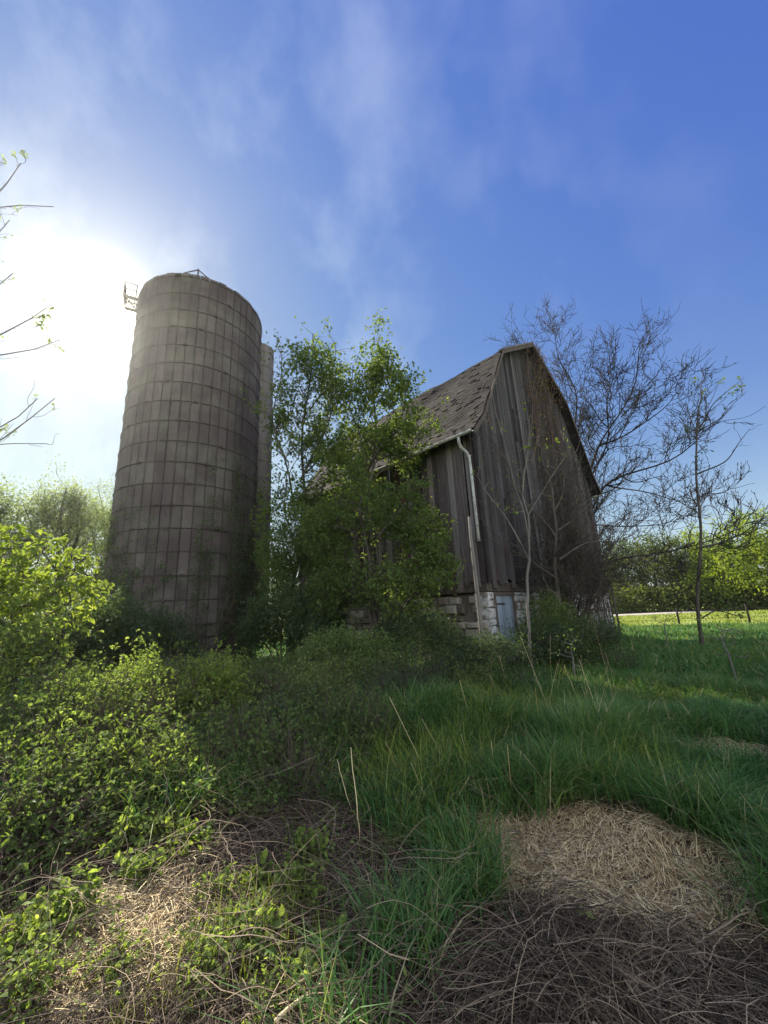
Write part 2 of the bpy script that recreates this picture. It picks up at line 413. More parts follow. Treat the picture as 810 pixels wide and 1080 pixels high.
# ------------------------------------------------------------------ materials
def new_mat(name):
    m = bpy.data.materials.new(name); m.use_nodes = True
    nt = m.node_tree
    for n in list(nt.nodes): nt.nodes.remove(n)
    out = nt.nodes.new('ShaderNodeOutputMaterial')
    return m, nt, out
class NT:
    def __init__(s, nt): s.nt = nt
    def n(s, t, **k):
        n = s.nt.nodes.new(t)
        for a, b in k.items(): setattr(n, a, b)
        return n
    def l(s, a, b): s.nt.links.new(a, b)
    def val(s, inp, v):
        if hasattr(v, 'links') or hasattr(v, 'is_linked') and not isinstance(v, (int, float)): s.l(v, inp)
        else: inp.default_value = v
    def noise(s, vec, scale, detail=5, rough=0.6, dist=0.0, stretch=None):
        if stretch is not None:
            mp = s.n('ShaderNodeMapping'); mp.inputs['Scale'].default_value = stretch; s.l(vec, mp.inputs[0]); vec = mp.outputs[0]
        n = s.n('ShaderNodeTexNoise'); s.l(vec, n.inputs['Vector'])
        n.inputs['Scale'].default_value = scale; n.inputs['Detail'].default_value = detail
        n.inputs['Roughness'].default_value = rough; n.inputs['Distortion'].default_value = dist
        return n.outputs[0]
    def ramp(s, fac, stops):
        r = s.n('ShaderNodeValToRGB'); e = r.color_ramp.elements
        while len(e) < len(stops): e.new(0.5)
        for q, (p, c) in zip(e, stops):
            q.position = p; q.color = (*c, 1) if len(c) == 3 else c
        s.l(fac, r.inputs[0]); return r.outputs[0]
    def mix(s, fac, a, b, mode='MIX'):
        m = s.n('ShaderNodeMix', data_type='RGBA', blend_type=mode)
        for i, v in ((0, fac), (6, a), (7, b)):
            if isinstance(v, (int, float)): m.inputs[i].default_value = v
            elif isinstance(v, tuple): m.inputs[i].default_value = (*v, 1)
            else: s.l(v, m.inputs[i])
        return m.outputs[2]
    def math(s, op, a, b=None):
        m = s.n('ShaderNodeMath', operation=op)
        for i, v in enumerate((a, b)):
            if v is None: continue
            if isinstance(v, (int, float)): m.inputs[i].default_value = v
            else: s.l(v, m.inputs[i])
        return m.outputs[0]
    def bump(s, h, strength=0.3, dist=0.02):
        b = s.n('ShaderNodeBump'); b.inputs['Strength'].default_value = strength; b.inputs['Distance'].default_value = dist
        s.l(h, b.inputs['Height']); return b.outputs[0]
    def attr(s, name='v'):
        a = s.n('ShaderNodeAttribute'); a.attribute_name = name; return a.outputs['Fac']
    def obj(s): return s.n('ShaderNodeTexCoord').outputs['Object']
    def pos(s): return s.n('ShaderNodeNewGeometry').outputs['Position']
    def pbsdf(s, col, rough=0.8, normal=None, metal=0.0, spec=0.3):
        p = s.n('ShaderNodeBsdfPrincipled')
        if isinstance(col, tuple): p.inputs['Base Color'].default_value = (*col, 1)
        else: s.l(col, p.inputs['Base Color'])
        if isinstance(rough, (int, float)): p.inputs['Roughness'].default_value = rough
        else: s.l(rough, p.inputs['Roughness'])
        p.inputs['Metallic'].default_value = metal; p.inputs['Specular IOR Level'].default_value = spec
        if normal is not None: s.l(normal, p.inputs['Normal'])
        return p.outputs[0]

def leaf_mat(name, stops, trans=0.45, rough=0.6, tint=(1.5, 1.45, 0.6), noise_scale=1.3, dark=(0.45, 0.5, 0.45)):
    m, nt, out = new_mat(name); N = NT(nt)
    col = N.ramp(N.attr(), stops)
    nz = N.noise(N.pos(), noise_scale, 3)
    nf = N.n('ShaderNodeMapRange'); nf.inputs['From Min'].default_value = 0.35; nf.inputs['From Max'].default_value = 0.65; N.l(nz, nf.inputs[0])
    col = N.mix(nf.outputs[0], N.mix(1.0, col, (0.72, 0.78, 0.75), 'MULTIPLY'), col)
    pb = N.pbsdf(col, rough, spec=0.15)
    tr = N.n('ShaderNodeBsdfTranslucent'); N.l(N.mix(1.0, col, tint, 'MULTIPLY'), tr.inputs[0])
    mx = N.n('ShaderNodeMixShader'); mx.inputs[0].default_value = trans
    N.l(pb, mx.inputs[1]); N.l(tr.outputs[0], mx.inputs[2]); N.l(mx.outputs[0], out.inputs[0])
    return m
def plain_mat(name, stops, scale=4.0, rough=0.85, stretch=None, bump=0.4, use_attr=0.5, metal=0.0, detail=6, bdist=0.02, spec=0.25):
    m, nt, out = new_mat(name); N = NT(nt)
    nz = N.noise(N.obj(), scale, detail, 0.65, 0.3, stretch)
    f = N.math('ADD', N.math('MULTIPLY', nz, 1 - use_attr), N.math('MULTIPLY', N.attr(), use_attr)) if use_attr else nz
    col = N.ramp(f, stops)
    N.l(N.pbsdf(col, rough, N.bump(nz, bump, bdist), metal, spec), out.inputs[0])
    return m

M = {}
M['bark'] = plain_mat('bark', [(0.3, (0.035, 0.028, 0.022)), (0.7, (0.12, 0.10, 0.08))], 6, 0.9, (1, 1, 0.25), 0.6, 0)
M['bark_dark'] = plain_mat('bark_dark', [(0.3, (0.012, 0.010, 0.009)), (0.7, (0.035, 0.029, 0.025))], 6, 0.9, (1, 1, 0.25), 0.6, 0)
M['bark_grey'] = plain_mat('bark_grey', [(0.3, (0.08, 0.07, 0.06)), (0.7, (0.22, 0.20, 0.17))], 6, 0.9, (1, 1, 0.25), 0.6, 0)
M['twig_brown'] = plain_mat('twig_brown', [(0.2, (0.05, 0.035, 0.03)), (0.8, (0.16, 0.11, 0.09))], 3, 0.85, None, 0.2, 0.7)
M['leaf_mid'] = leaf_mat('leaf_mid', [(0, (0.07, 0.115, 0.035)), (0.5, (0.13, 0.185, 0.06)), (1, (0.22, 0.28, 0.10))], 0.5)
M['leaf_spring'] = leaf_mat('leaf_spring', [(0, (0.09, 0.14, 0.04)), (0.5, (0.16, 0.22, 0.07)), (1, (0.26, 0.33, 0.12))], 0.6)
M['leaf_pale'] = leaf_mat('leaf_pale', [(0, (0.15, 0.19, 0.09)), (0.6, (0.25, 0.30, 0.14)), (1, (0.38, 0.42, 0.22))], 0.6, tint=(1.4, 1.4, 0.9))
M['leaf_lime'] = leaf_mat('leaf_lime', [(0, (0.12, 0.19, 0.035)), (0.6, (0.23, 0.31, 0.065)), (1, (0.36, 0.42, 0.12))], 0.5, tint=(1.35, 1.25, 0.5))
M['leaf_bramble'] = leaf_mat('leaf_bramble', [(0, (0.08, 0.12, 0.035)), (0.5, (0.18, 0.25, 0.07)), (1, (0.38, 0.45, 0.16))], 0.55, 0.6)
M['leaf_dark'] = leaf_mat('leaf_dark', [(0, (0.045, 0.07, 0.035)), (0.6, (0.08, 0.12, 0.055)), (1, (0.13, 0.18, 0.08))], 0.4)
M['leaf_far'] = leaf_mat('leaf_far', [(0, (0.06, 0.09, 0.02)), (0.6, (0.12, 0.15, 0.04)), (1, (0.20, 0.23, 0.07))], 0.4, noise_scale=0.35)
M['leaf_far_lime'] = leaf_mat('leaf_far_lime', [(0, (0.14, 0.20, 0.02)), (0.6, (0.26, 0.33, 0.04)), (1, (0.38, 0.42, 0.08))], 0.45, noise_scale=0.35)
M['leaf_dry'] = leaf_mat('leaf_dry', [(0, (0.14, 0.08, 0.035)), (0.6, (0.26, 0.16, 0.06)), (1, (0.32, 0.28, 0.08))], 0.35, tint=(1.2, 1, .6))
M['grass'] = leaf_mat('grass', [(0, (0.035, 0.10, 0.032)), (0.4, (0.07, 0.165, 0.05)), (0.75, (0.13, 0.24, 0.065)), (0.9, (0.22, 0.29, 0.09)), (1, (0.45, 0.38, 0.22))], 0.35, 0.45, tint=(1.1, 1.2, 0.5), noise_scale=0.6)
M['grass_lime'] = leaf_mat('grass_lime', [(0, (0.12, 0.18, 0.025)), (0.6, (0.24, 0.30, 0.05)), (1, (0.40, 0.40, 0.13))], 0.4, 0.5, tint=(1.2, 1.15, 0.5))
M['straw'] = plain_mat('straw', [(0.12, (0.16, 0.10, 0.045)), (0.42, (0.50, 0.36, 0.16)), (0.75, (0.76, 0.62, 0.34))], 1.2, 0.7, None, 0.1, 0.75)
M['deadstem'] = plain_mat('deadstem', [(0.15, (0.025, 0.017, 0.011)), (0.5, (0.09, 0.062, 0.038)), (0.87, (0.33, 0.25, 0.16))], 1.2, 0.8, None, 0.1, 0.8)

# ------------------------------------------------------------------ ground, road
def axis(near, step, far, grow):
    a = list(np.arange(0, near, step)); s = step
    while a[-1] < far: s *= grow; a.append(a[-1] + s)
    return np.array(a)
xa = axis(9, 0.1, 2500, 1.09); gx = np.concatenate([-xa[:0:-1], xa])
ya = axis(12, 0.1, 2500, 1.08); gy = np.concatenate([-axis(3, 0.3, 2500, 1.4)[:0:-1], ya])
X, Y = np.meshgrid(gx, gy)
V = np.stack([X.ravel(), Y.ravel(), ground(X, Y).ravel()], -1)
nx, ny = len(gx), len(gy)
i = (np.arange(ny - 1)[:, None] * nx + np.arange(nx - 1)[None]).ravel()
m, nt, out = new_mat('ground'); N = NT(nt)
p_ = N.pos()
n1 = N.noise(p_, 0.7, 6, 0.7); n2 = N.noise(p_, 14, 5, 0.75); n3 = N.noise(p_, 0.12, 3)
soil = N.ramp(n2, [(0.3, (0.015, 0.011, 0.008)), (0.55, (0.045, 0.033, 0.024)), (0.75, (0.12, 0.09, 0.06))])
turf = N.ramp(n2, [(0.3, (0.025, 0.05, 0.015)), (0.6, (0.06, 0.11, 0.03)), (0.8, (0.13, 0.16, 0.06))])
field = N.ramp(n1, [(0.3, (0.16, 0.22, 0.045)), (0.5, (0.24, 0.28, 0.07)), (0.62, (0.34, 0.33, 0.13)), (0.8, (0.36, 0.31, 0.16))])
ln = N.n('ShaderNodeVectorMath', operation='LENGTH'); N.l(p_, ln.inputs[0])
def mrange(v, a, b):
    r = N.n('ShaderNodeMapRange'); r.interpolation_type = 'SMOOTHSTEP'; r.inputs[1].default_value = a; r.inputs[2].default_value = b; N.l(v, r.inputs[0]); return r.outputs[0]
col = N.mix(mrange(ln.outputs['Value'], 3.5, 9), soil, turf)
col = N.mix(mrange(ln.outputs['Value'], 22, 32), col, field)
N.l(N.pbsdf(col, 0.95, N.bump(n2, 0.6, 0.03), spec=0.1), out.inputs[0])
M['ground'] = m
g = mesh_obj('ground', V, np.stack([i, i + 1, i + nx + 1, i + nx], -1), m, smooth=True)
tag(g, 'uneven meadow ground of soil and turf under the grass', 'ground', kind='structure')

rm = plain_mat('gravel', [(0.3, (0.28, 0.25, 0.22)), (0.7, (0.45, 0.41, 0.37))], 3.0, 0.95, None, 0.4, 0)
rx = np.linspace(-160, 220, 77); V = []
for x in rx:
    y0 = 50 + 0.02 * x + 0.6 * math.sin(x * 0.05)
    for dy, dz in ((-0.4, 0.0), (0, 0.07), (2.2, 0.11), (4.4, 0.07), (4.8, 0.0)): V.append((x, y0 + dy, dz + 0.02))
k = np.arange(76)[:, None] * 5 + np.arange(4)[None]; k = k.ravel()
tag(mesh_obj('gravel_road', V, np.stack([k, k + 5, k + 6, k + 1], -1)[:, ::-1], rm, smooth=True), 'pale gravel road crossing beyond the sunlit field', 'road', kind='structure')

# ------------------------------------------------------------------ silo
SX, SY, SR, SH = -7.49, 14.37, 2.46, 14.6
silo = thing('silo', 'tall round open-topped concrete stave silo banded with steel hoops', 'silo', (SX, SY, 0))
silo.rotation_euler = (0.0055, -0.0106, 0)   # it has settled a little to one side
rng = np.random.default_rng(5)
m, nt, out = new_mat('concrete_stave'); N = NT(nt)
o_ = N.obj()
st = N.noise(o_, 1.6, 6, 0.7, 0.4, (1.6, 1.6, 0.16)); fine = N.noise(o_, 22, 5, 0.7); blot = N.noise(o_, 0.9, 5, 0.6)
c = N.ramp(N.math('ADD', N.math('MULTIPLY', st, 0.7), N.math('MULTIPLY', N.attr(), 0.3)), [(0.25, (0.038, 0.028, 0.028)), (0.5, (0.07, 0.054, 0.052)), (0.75, (0.115, 0.092, 0.088))])
c = N.mix(N.ramp(blot, [(0.45, (0, 0, 0)), (0.75, (0.55, 0.55, 0.55))]), c, (0.17, 0.18, 0.13))
c = N.mix(0.35, c, fine, 'OVERLAY')
N.l(N.pbsdf(c, 0.92, N.bump(fine, 0.35, 0.01), spec=0.2), out.inputs[0]); M['stave'] = m
NS = 48; rowh = 0.76; nrow = 19
sb = MB()
for k in range(NS):
    a0 = 2 * np.pi * k / NS; da = 2 * np.pi / NS
    z = 0.0
    colt = rng.normal(0, 0.12)
    for r_ in range(nrow + 1):
        z1 = min(r_ * rowh + rowh, SH)
        if r_ == nrow: z1 = SH + rng.uniform(-0.01, 0.015) + (0.03 if k % 2 else 0)
        if z1 - z < 0.05: continue
        g_ = 0.010 / SR; rr = SR + rng.normal(0, 0.005)
        aa, ab = a0 + g_, a0 + da - g_
        zz0, zz1 = z + 0.004, z1 - 0.004
        Vv = []
        for zc, ch in ((zz0, 0.0), (zz1, 0.0)):
            for (ra, an) in ((SR - 0.07, aa), (rr - 0.012, aa), (rr, aa + 0.008), (rr, ab - 0.008), (rr - 0.012, ab), (SR - 0.07, ab)):
                Vv.append((ra * math.cos(an), ra * math.sin(an), zc))
        Q = [[j, (j + 1) % 6, (j + 1) % 6 + 6, j + 6] for j in range(6)] + [[0, 5, 4, 1], [1, 4, 3, 2], [6, 7, 10, 11], [7, 8, 9, 10]]
        sb.add(Vv, Q, float(np.clip(0.5 + colt + rng.normal(0, 0.16), 0, 1)))
        z = z1
sb.build('stave_wall', M['stave'], silo)
lin = MB(); a = np.linspace(0, 2 * np.pi, 49)[:-1]
for rad, nrm_s in ((SR - 0.045, 1),):
    Vv = [(rad * math.cos(t), rad * math.sin(t), z) for z in (0.02, SH - 0.15) for t in a]
    lin.add(Vv, [[j, (j + 1) % 48, (j + 1) % 48 + 48, j + 48] for j in range(48)], 0.2)
M['mortar'] = plain_mat('mortar', [(0.3, (0.03, 0.025, 0.022)), (0.7, (0.07, 0.06, 0.05))], 4, 0.95, None, 0.3, 0)
lin.build('mortar_joint', M['mortar'], silo)
M['rust'] = plain_mat('rusty_steel', [(0.3, (0.035, 0.025, 0.022)), (0.6, (0.06, 0.042, 0.035)), (0.8, (0.11, 0.065, 0.045))], 7, 0.75, None, 0.3, 0, 0.3)
zs = [0.38, 0.76, 1.14, 1.52] + [0.76 * q for q in range(3, 20)]
for q, z in enumerate(zs):
    hb = MB(); t = np.linspace(0, 2 * np.pi, 65)
    ph = rng.uniform(0, 6.28)
    P = np.stack([(SR + 0.018) * np.cos(t), (SR + 0.018) * np.sin(t), z + 0.006 * np.sin(t + ph)], -1)
    hb.tube(P, 0.015, 5, cap=False)
    for la in (math.radians(-120 + 17 * (q % 3)), math.radians(-75 + 11 * (q % 4)), math.radians(60)):
        Mx = Matrix.Rotation(la, 4, 'Z') @ Matrix.Translation((SR + 0.035, 0, z))
        hb.box((-0.02, -0.07, -0.035), (0.03, 0.07, 0.035), M=Mx)
    hb.build('hoop', M['rust'], silo, smooth=False)
# chute on the barn-facing side: ribbed half tube
M['chute'] = plain_mat('galvanised', [(0.3, (0.10, 0.085, 0.07)), (0.7, (0.20, 0.175, 0.15))], 3, 0.6, (1, 1, .3), 0.2, 0.2, 0.35)
ca = math.radians(27.5); cb = MB(); t = np.linspace(-math.pi / 2 - 0.5, math.pi / 2 + 0.5, 15)
zz = np.linspace(1.2, 13.75, 34)
Vv = []
for z in zz:
    for th in t:
        lx = SR + 0.06 + 0.55 * math.cos(th); ly = 0.55 * math.sin(th)
        Vv.append((lx * math.cos(ca) - ly * math.sin(ca), lx * math.sin(ca) + ly * math.cos(ca), z))
nt_ = len(t)
Q = [[a_ * nt_ + b_, a_ * nt_ + b_ + 1, (a_ + 1) * nt_ + b_ + 1, (a_ + 1) * nt_ + b_] for a_ in range(len(zz) - 1) for b_ in range(nt_ - 1)]
cb.add(Vv, Q)
for z in np.arange(1.2, 13.8, 0.76):
    P = [((SR + 0.06 + 0.562 * math.cos(th)) * math.cos(ca) - 0.562 * math.sin(th) * math.sin(ca), (SR + 0.06 + 0.562 * math.cos(th)) * math.sin(ca) + 0.562 * math.sin(th) * math.cos(ca), z) for th in t]
    cb.tube(P, 0.014, 5)
cb.build('chute', M['chute'], silo)
# little railed platform on the far left of the rim
pa = math.radians(210)
Mx = Matrix.Rotation(pa, 4, 'Z') @ Matrix.Translation((SR, 0, 0)) @ Matrix.Diagonal((0.72, 0.8, 1, 1)) @ Matrix.Translation((-SR, 0, 0))
pl = MB()
for q in range(9): pl.box((SR + 0.0 + q * .078, -0.5, 14.410), (SR + 0.045 + q * .078, 0.5, 14.435), M=Mx)
pl.box((SR + 0.66, -0.5, 14.350), (SR + 0.70, 0.5, 14.470), M=Mx)
for s in (-0.48, 0.43): pl.box((SR - 0.02, s, 14.310), (SR + 0.66, s + 0.05, 14.410), M=Mx)
def mt(p): q = Mx @ Vector(p); return (q.x, q.y, q.z)
for s in (-0.45, 0.45): pl.tube([mt((SR, s, 13.880)), mt((SR + 0.3, s, 14.110)), mt((SR + 0.62, s, 14.350))], 0.02, 5)
plo = pl.build('platform', M['rust'], silo)
rl = MB()
for (x_, y_) in ((SR + 0.68, -0.48), (SR + 0.68, 0.48), (SR + 0.68, 0.0), (SR + 0.1, -0.48), (SR + 0.1, 0.48)):
    rl.tube([mt((x_, y_, 14.460)), mt((x_, y_, 14.720)), mt((x_, y_, 15.020))], 0.024, 5)
for z in (15.020, 14.720):
    rl.tube([mt((SR + 0.05, -0.48, z)), mt((SR + 0.68, -0.48, z)), mt((SR + 0.68, 0.0, z)), mt((SR + 0.68, 0.48, z)), mt((SR + 0.05, 0.48, z))], 0.022, 5)
rl.build('railing', M['rust'], plo)
hf = MB()
def rim(adeg, z, rad=SR - 0.02): t_ = math.radians(adeg); return (rad * math.cos(t_), rad * math.sin(t_), z)
hf.tube([rim(-82, 14.62), rim(-76, 14.74), rim(-70, 14.88)], 0.022, 5)
hf.tube([rim(-70, 14.88), rim(-66, 14.75), rim(-61, 14.6)], 0.022, 5)
hf.tube([rim(-70, 14.9), rim(-70, 14.7), rim(-70, 14.5)], 0.03, 5)
hf.tube([rim(-70, 14.87), (0.1, -0.9, 14.75), rim(100, 14.6)], 0.02, 5)
hf.build('hoist_frame', M['rust'], silo)

# ------------------------------------------------------------------ barn (local x along the gable, y along the side, origin at the near corner)
BA = math.radians(43.96); BX, BY = 2.73, 10.68
BW, BL = 9.8, 9.6
barn = thing('barn', 'weathered grey board barn with gambrel shingle roof on a stone foundation', 'barn', (BX, BY, 0), BA)
rng = np.random.default_rng(11)
m, nt, out = new_mat('barn_board'); N = NT(nt)
o_ = N.obj()
grain = N.noise(o_, 9, 7, 0.7, 0.2, (3.0, 3.0, 0.12)); patch = N.noise(o_, 0.8, 4, 0.6, 0.0, (1, 1, 0.5)); spots = N.noise(o_, 3.2, 6, 0.7, 0, (1.5, 1.5, 0.35))
f = N.math('ADD', N.math('MULTIPLY', grain, 0.6), N.math('MULTIPLY', N.attr(), 0.4))
c = N.ramp(f, [(0.32, (0.02, 0.017, 0.017)), (0.5, (0.055, 0.048, 0.047)), (0.66, (0.105, 0.096, 0.095)), (0.84, (0.27, 0.26, 0.255))])
c = N.mix(N.ramp(spots, [(0.58, (0, 0, 0)), (0.7, (0.5, 0.5, 0.5))]), c, (0.16, 0.05, 0.04))
c = N.mix(N.ramp(patch, [(0.5, (0, 0, 0)), (0.7, (0.6, 0.6, 0.6))]), c, N.mix(1.0, c, (0.6, 0.52, 0.48), 'MULTIPLY'))
N.l(N.pbsdf(c, 0.88, N.bump(grain, 0.5, 0.012), spec=0.2), out.inputs[0]); M['board'] = m
m, nt, out = new_mat('barn_board_red'); N = NT(nt)
o_ = N.obj()
grain = N.noise(o_, 9, 7, 0.7, 0.2, (3.0, 3.0, 0.12)); patch = N.noise(o_, 1.4, 6, 0.7, 0.3, (1, 1, 0.3))
f = N.math('ADD', N.math('MULTIPLY', grain, 0.6), N.math('MULTIPLY', N.attr(), 0.4))
c = N.ramp(f, [(0.30, (0.03, 0.022, 0.021)), (0.5, (0.085, 0.069, 0.065)), (0.8, (0.28, 0.25, 0.24))])
c = N.mix(N.ramp(patch, [(0.52, (0, 0, 0)), (0.66, (0.6, 0.6, 0.6))]), c, (0.11, 0.028, 0.025))
N.l(N.pbsdf(c, 0.88, N.bump(grain, 0.5, 0.012), spec=0.2), out.inputs[0]); M['board_red'] = m
M['trim'] = plain_mat('peeling_white', [(0.3, (0.16, 0.12, 0.09)), (0.45, (0.38, 0.37, 0.35)), (0.7, (0.6, 0.6, 0.58))], 5, 0.7, (1, 1, .4), 0.3, 0)
M['beam'] = plain_mat('old_beam', [(0.3, (0.05, 0.04, 0.032)), (0.7, (0.14, 0.11, 0.09))], 5, 0.9, (1, 1, .4), 0.4, 0.3)

ZW = 2.35
ZE, ZB, ZP = 7.05, 10.55, 12.25; TB = 0.215
def roofz(x):
    t = min(x, BW - x) / BW
    return ZE + (ZB - ZE) * t / TB if t < TB else ZB + (ZP - ZB) * (t - TB) / (0.5 - TB)
def planks(mb, length, zlo, zhi, place, wmin=0.12, wmax=0.24, gaps=0.03, miss=None, rag=0.06):
    x = 0.0
    while x < length - 0.02:
        w = min(rng.uniform(wmin, wmax), length - x)
        g_ = rng.uniform(0.004, 0.012) if rng.random() > gaps else rng.uniform(0.02, 0.05)
        lo0 = zlo + rng.uniform(-rag, rag) - (rng.uniform(0.05, 0.2) if rng.random() < 0.12 else 0)
        x0, x1 = x, x + w - g_
        t0, t1 = zhi(x0 + 0.01), zhi(x1 - 0.005)
        d = rng.uniform(-0.008, 0.012); lean = rng.normal(0, 0.004)
        segs = [(lo0, None)]
        if rng.random() < 0.45:
            cut = rng.uniform(zlo + 1.2, max(zlo + 1.3, t0 - 0.8)); segs = [(lo0, cut - 0.006), (cut + 0.006, None)]
        tint = float(np.clip(rng.normal(0.5, 0.24), 0, 1))
        for lo, hi in segs:
            h0, h1 = (t0, t1) if hi is None else (hi, hi)
            if min(h0, h1) - lo < 0.1: continue
            if miss and miss(x, lo): continue
            mb.hexa(place(x0 + lean * lo, x1 + lean * lo, lo, h0, h1, d, 0.026, rng.uniform(-.02, .02)), float(np.clip(tint + rng.normal(0, .06), 0, 1)))
        x += w
def pl_gable(yf, sgn):
    def f(x0, x1, lo, h0, h1, d, th, tilt):
        y0 = yf + sgn * d; y1 = y0 + sgn * th
        a, b = (y0, y1) if y0 < y1 else (y1, y0)
        return [(x0, a, lo + tilt), (x1, a, lo - tilt), (x1, b, lo - tilt), (x0, b, lo + tilt), (x0, a, h0), (x1, a, h1), (x1, b, h1), (x0, b, h0)]
    return f
def pl_side(xf, sgn):
    def f(y0, y1, lo, h0, h1, d, th, tilt):
        a, b = sorted((xf + sgn * d, xf + sgn * (d + th)))
        return [(a, y0, lo + tilt), (b, y0, lo + tilt), (b, y1, lo - tilt), (a, y1, lo - tilt), (a, y0, h0), (b, y0, h0), (b, y1, h1), (a, y1, h1)]
    return f
mb = MB(); planks(mb, BW, ZW, lambda x: roofz(x) - 0.04, pl_gable(0.0, -1), gaps=0.06)
# a few patched battens and short boards nailed over the joints
for _ in range(9):
    x = rng.uniform(0.6, BW - 1.5); z = rng.uniform(3, 8); w = rng.uniform(0.12, 0.2); h = rng.uniform(0.8, 2.2)
    z1 = min(z + h, roofz(x) - 0.4, roofz(x + w) - 0.4)
    if z1 > z + .4: mb.box((x, -0.062, z), (x + w, -0.041, z1), float(rng.uniform(0.2, 0.9)), 0.006, rng)
mb.build('gable_wall', M['board'], barn)
mb = MB(); planks(mb, BW, ZW - 2.3, lambda x: roofz(x) - 0.04, pl_gable(BL, 1), gaps=0.0, rag=0.02)
mb.box((0.1, BL - 0.06, 0), (BW - 0.1, BL - 0.01, 6.9), 0.3)
mb.build('rear_gable_wall', M['board'], barn)
def miss(y, z): return 2.4 < y < 3.4 and z > 4.0
mb = MB(); planks(mb, BL, ZW - 0.05, lambda y: ZE - 0.06, pl_side(0.0, -1), gaps=0.10, rag=0.12, wmin=0.13, wmax=0.26)
mb.build('side_wall', M['board_red'], barn)
mb = MB(); planks(mb, BL, ZW - 2.3, lambda y: ZE - 0.06, pl_side(BW, 1), gaps=0.0, rag=0.02)
mb.build('rear_side_wall', M['board'], barn)
# frame inside and sill
mb = MB()
mb.box((0.02, 0.03, ZW - 0.28), (BW - 0.02, 0.28, ZW - 0.02), 0.4)
mb.box((0.03, 0.3, ZW - 0.28), (0.28, BL - 0.1, ZW - 0.02), 0.5)
mb.box((BW - 0.28, 0.3, ZW - 0.28), (BW - 0.03, BL - 0.1, ZW - 0.02), 0.5)
mb.box((0.3, 0.3, ZW - 0.14), (BW - 0.3, BL - 0.1, ZW - 0.06), 0.3)
for x in (0.03, BW * TB, BW * (1 - TB), BW - 0.23):
    for y in (0.04, BL / 2, BL - 0.3):
        mb.box((x, y, ZW), (x + 0.2, y + 0.2, roofz(x + 0.1) - 0.55), 0.4)
mb.build('timber_frame', M['beam'], barn)

# roof: lumpy courses of worn shingles on a deck
m, nt, out = new_mat('shingle'); N = NT(nt)
o_ = N.obj(); fine = N.noise(o_, 18, 6, 0.75); big = N.noise(o_, 1.1, 5, 0.65)
f = N.math('ADD', N.math('MULTIPLY', N.attr(), 0.12), N.math('ADD', N.math('MULTIPLY', fine, 0.48), N.math('MULTIPLY', big, 0.4)))
c = N.ramp(f, [(0.32, (0.014, 0.011, 0.010)), (0.5, (0.036, 0.030, 0.027)), (0.68, (0.075, 0.064, 0.057))])
N.l(N.pbsdf(c, 0.95, N.bump(fine, 0.6, 0.012), spec=0.15), out.inputs[0]); M['shingle'] = m
OV, OG = 0.42, 0.38
def slope(mb, pa_, pb_, sag, course=0.105):
    """pa_ lower edge (x,z), pb_ upper edge (x,z); runs along y"""
    (xa_, za_), (xb_, zb_) = pa_, pb_
    L_ = math.hypot(xb_ - xa_, zb_ - za_); ex_, ez_ = (xb_ - xa_) / L_, (zb_ - za_) / L_
    nx_, nz_ = -ez_, ex_
    if nz_ < 0: nx_, nz_ = -nx_, -nz_
    n = int(L_ / course)
    def pt(s, y, h):
        h = h + sag * (vnoise(np.array(y * 1.1), np.array(s * 1.6), 3.0) + 0.5 * vnoise(np.array(y * 3.1), np.array(s * 3.3), 5.0))
        return (xa_ + ex_ * s + nx_ * h, y, za_ + ez_ * s + nz_ * h)
    for k in range(n):
        s0 = k * L_ / n; s1 = s0 + L_ / n * 1.25; s1 = min(s1, L_)
        y = -OG; 
        while y < BL + OG - 0.01:
            w = min(rng.uniform(0.10, 0.26), BL + OG - y)
            up = rng.uniform(0.0, 0.006) + (rng.uniform(0.01, 0.035) if rng.random() < 0.05 else 0)
            cut = rng.uniform(0, 0.025) + (rng.uniform(.03, .1) if rng.random() < 0.06 else 0)
            th = 0.006; e = 0.003
            y1 = y + w - e
            a = [pt(s0 + cut, y, 0.014 + up), pt(s0 + cut, y1, 0.014 + up), pt(s1, y1, 0.006), pt(s1, y, 0.006)]
            b = [pt(s0 + cut, y, 0.014 + up + th), pt(s0 + cut, y1, 0.014 + up + th), pt(s1, y1, 0.006 + th), pt(s1, y, 0.006 + th)]
            mb.hexa(a + b, float(np.clip(rng.normal(0.5, 0.22), 0, 1)))
            y += w
    # deck
    ys = np.linspace(-OG + 0.02, BL + OG - 0.02, 30); ss = np.linspace(0.02, L_, 12)
    for hh, v in ((0.0, 0.2), (-0.05, 0.2)):
        Vv = [pt(s, y, hh) for s in ss for y in ys]
        mb.add(Vv, [[a_ * 30 + b_, a_ * 30 + b_ + 1, (a_ + 1) * 30 + b_ + 1, (a_ + 1) * 30 + b_] for a_ in range(11) for b_ in range(29)], v)
prof = [(-0.42, ZE - 0.42), (0.25, ZE + 0.30), (BW * TB, ZB), (BW / 2, ZP)]
for side in (0, 1):
    mb = MB()
    for q in range(3):
        a_, b_ = prof[q], prof[q + 1]
        if side: a_, b_ = (BW - a_[0], a_[1]), (BW - b_[0], b_[1])
        slope(mb, a_, b_, 0.045 if q != 1 else 0.07)
    mb.build('roof', M['shingle'], barn)
mb = MB()
for s in (0, 1):
    for q in range(3):
        (xa_, za_), (xb_, zb_) = prof[q], prof[q + 1]
        if s: xa_, xb_ = BW - xa_, BW - xb_
        y = -OG - 0.03
        mb.hexa([(xa_, y, za_ - 0.16), (xb_, y, zb_ - 0.16), (xb_, y + 0.028, zb_ - 0.16), (xa_, y + 0.028, za_ - 0.16),
                 (xa_, y, za_ + 0.01), (xb_, y, zb_ + 0.01), (xb_, y + 0.028, zb_ + 0.01), (xa_, y + 0.028, za_ + 0.01)], 0.6)
mb.build('rake_board', M['beam'], barn)
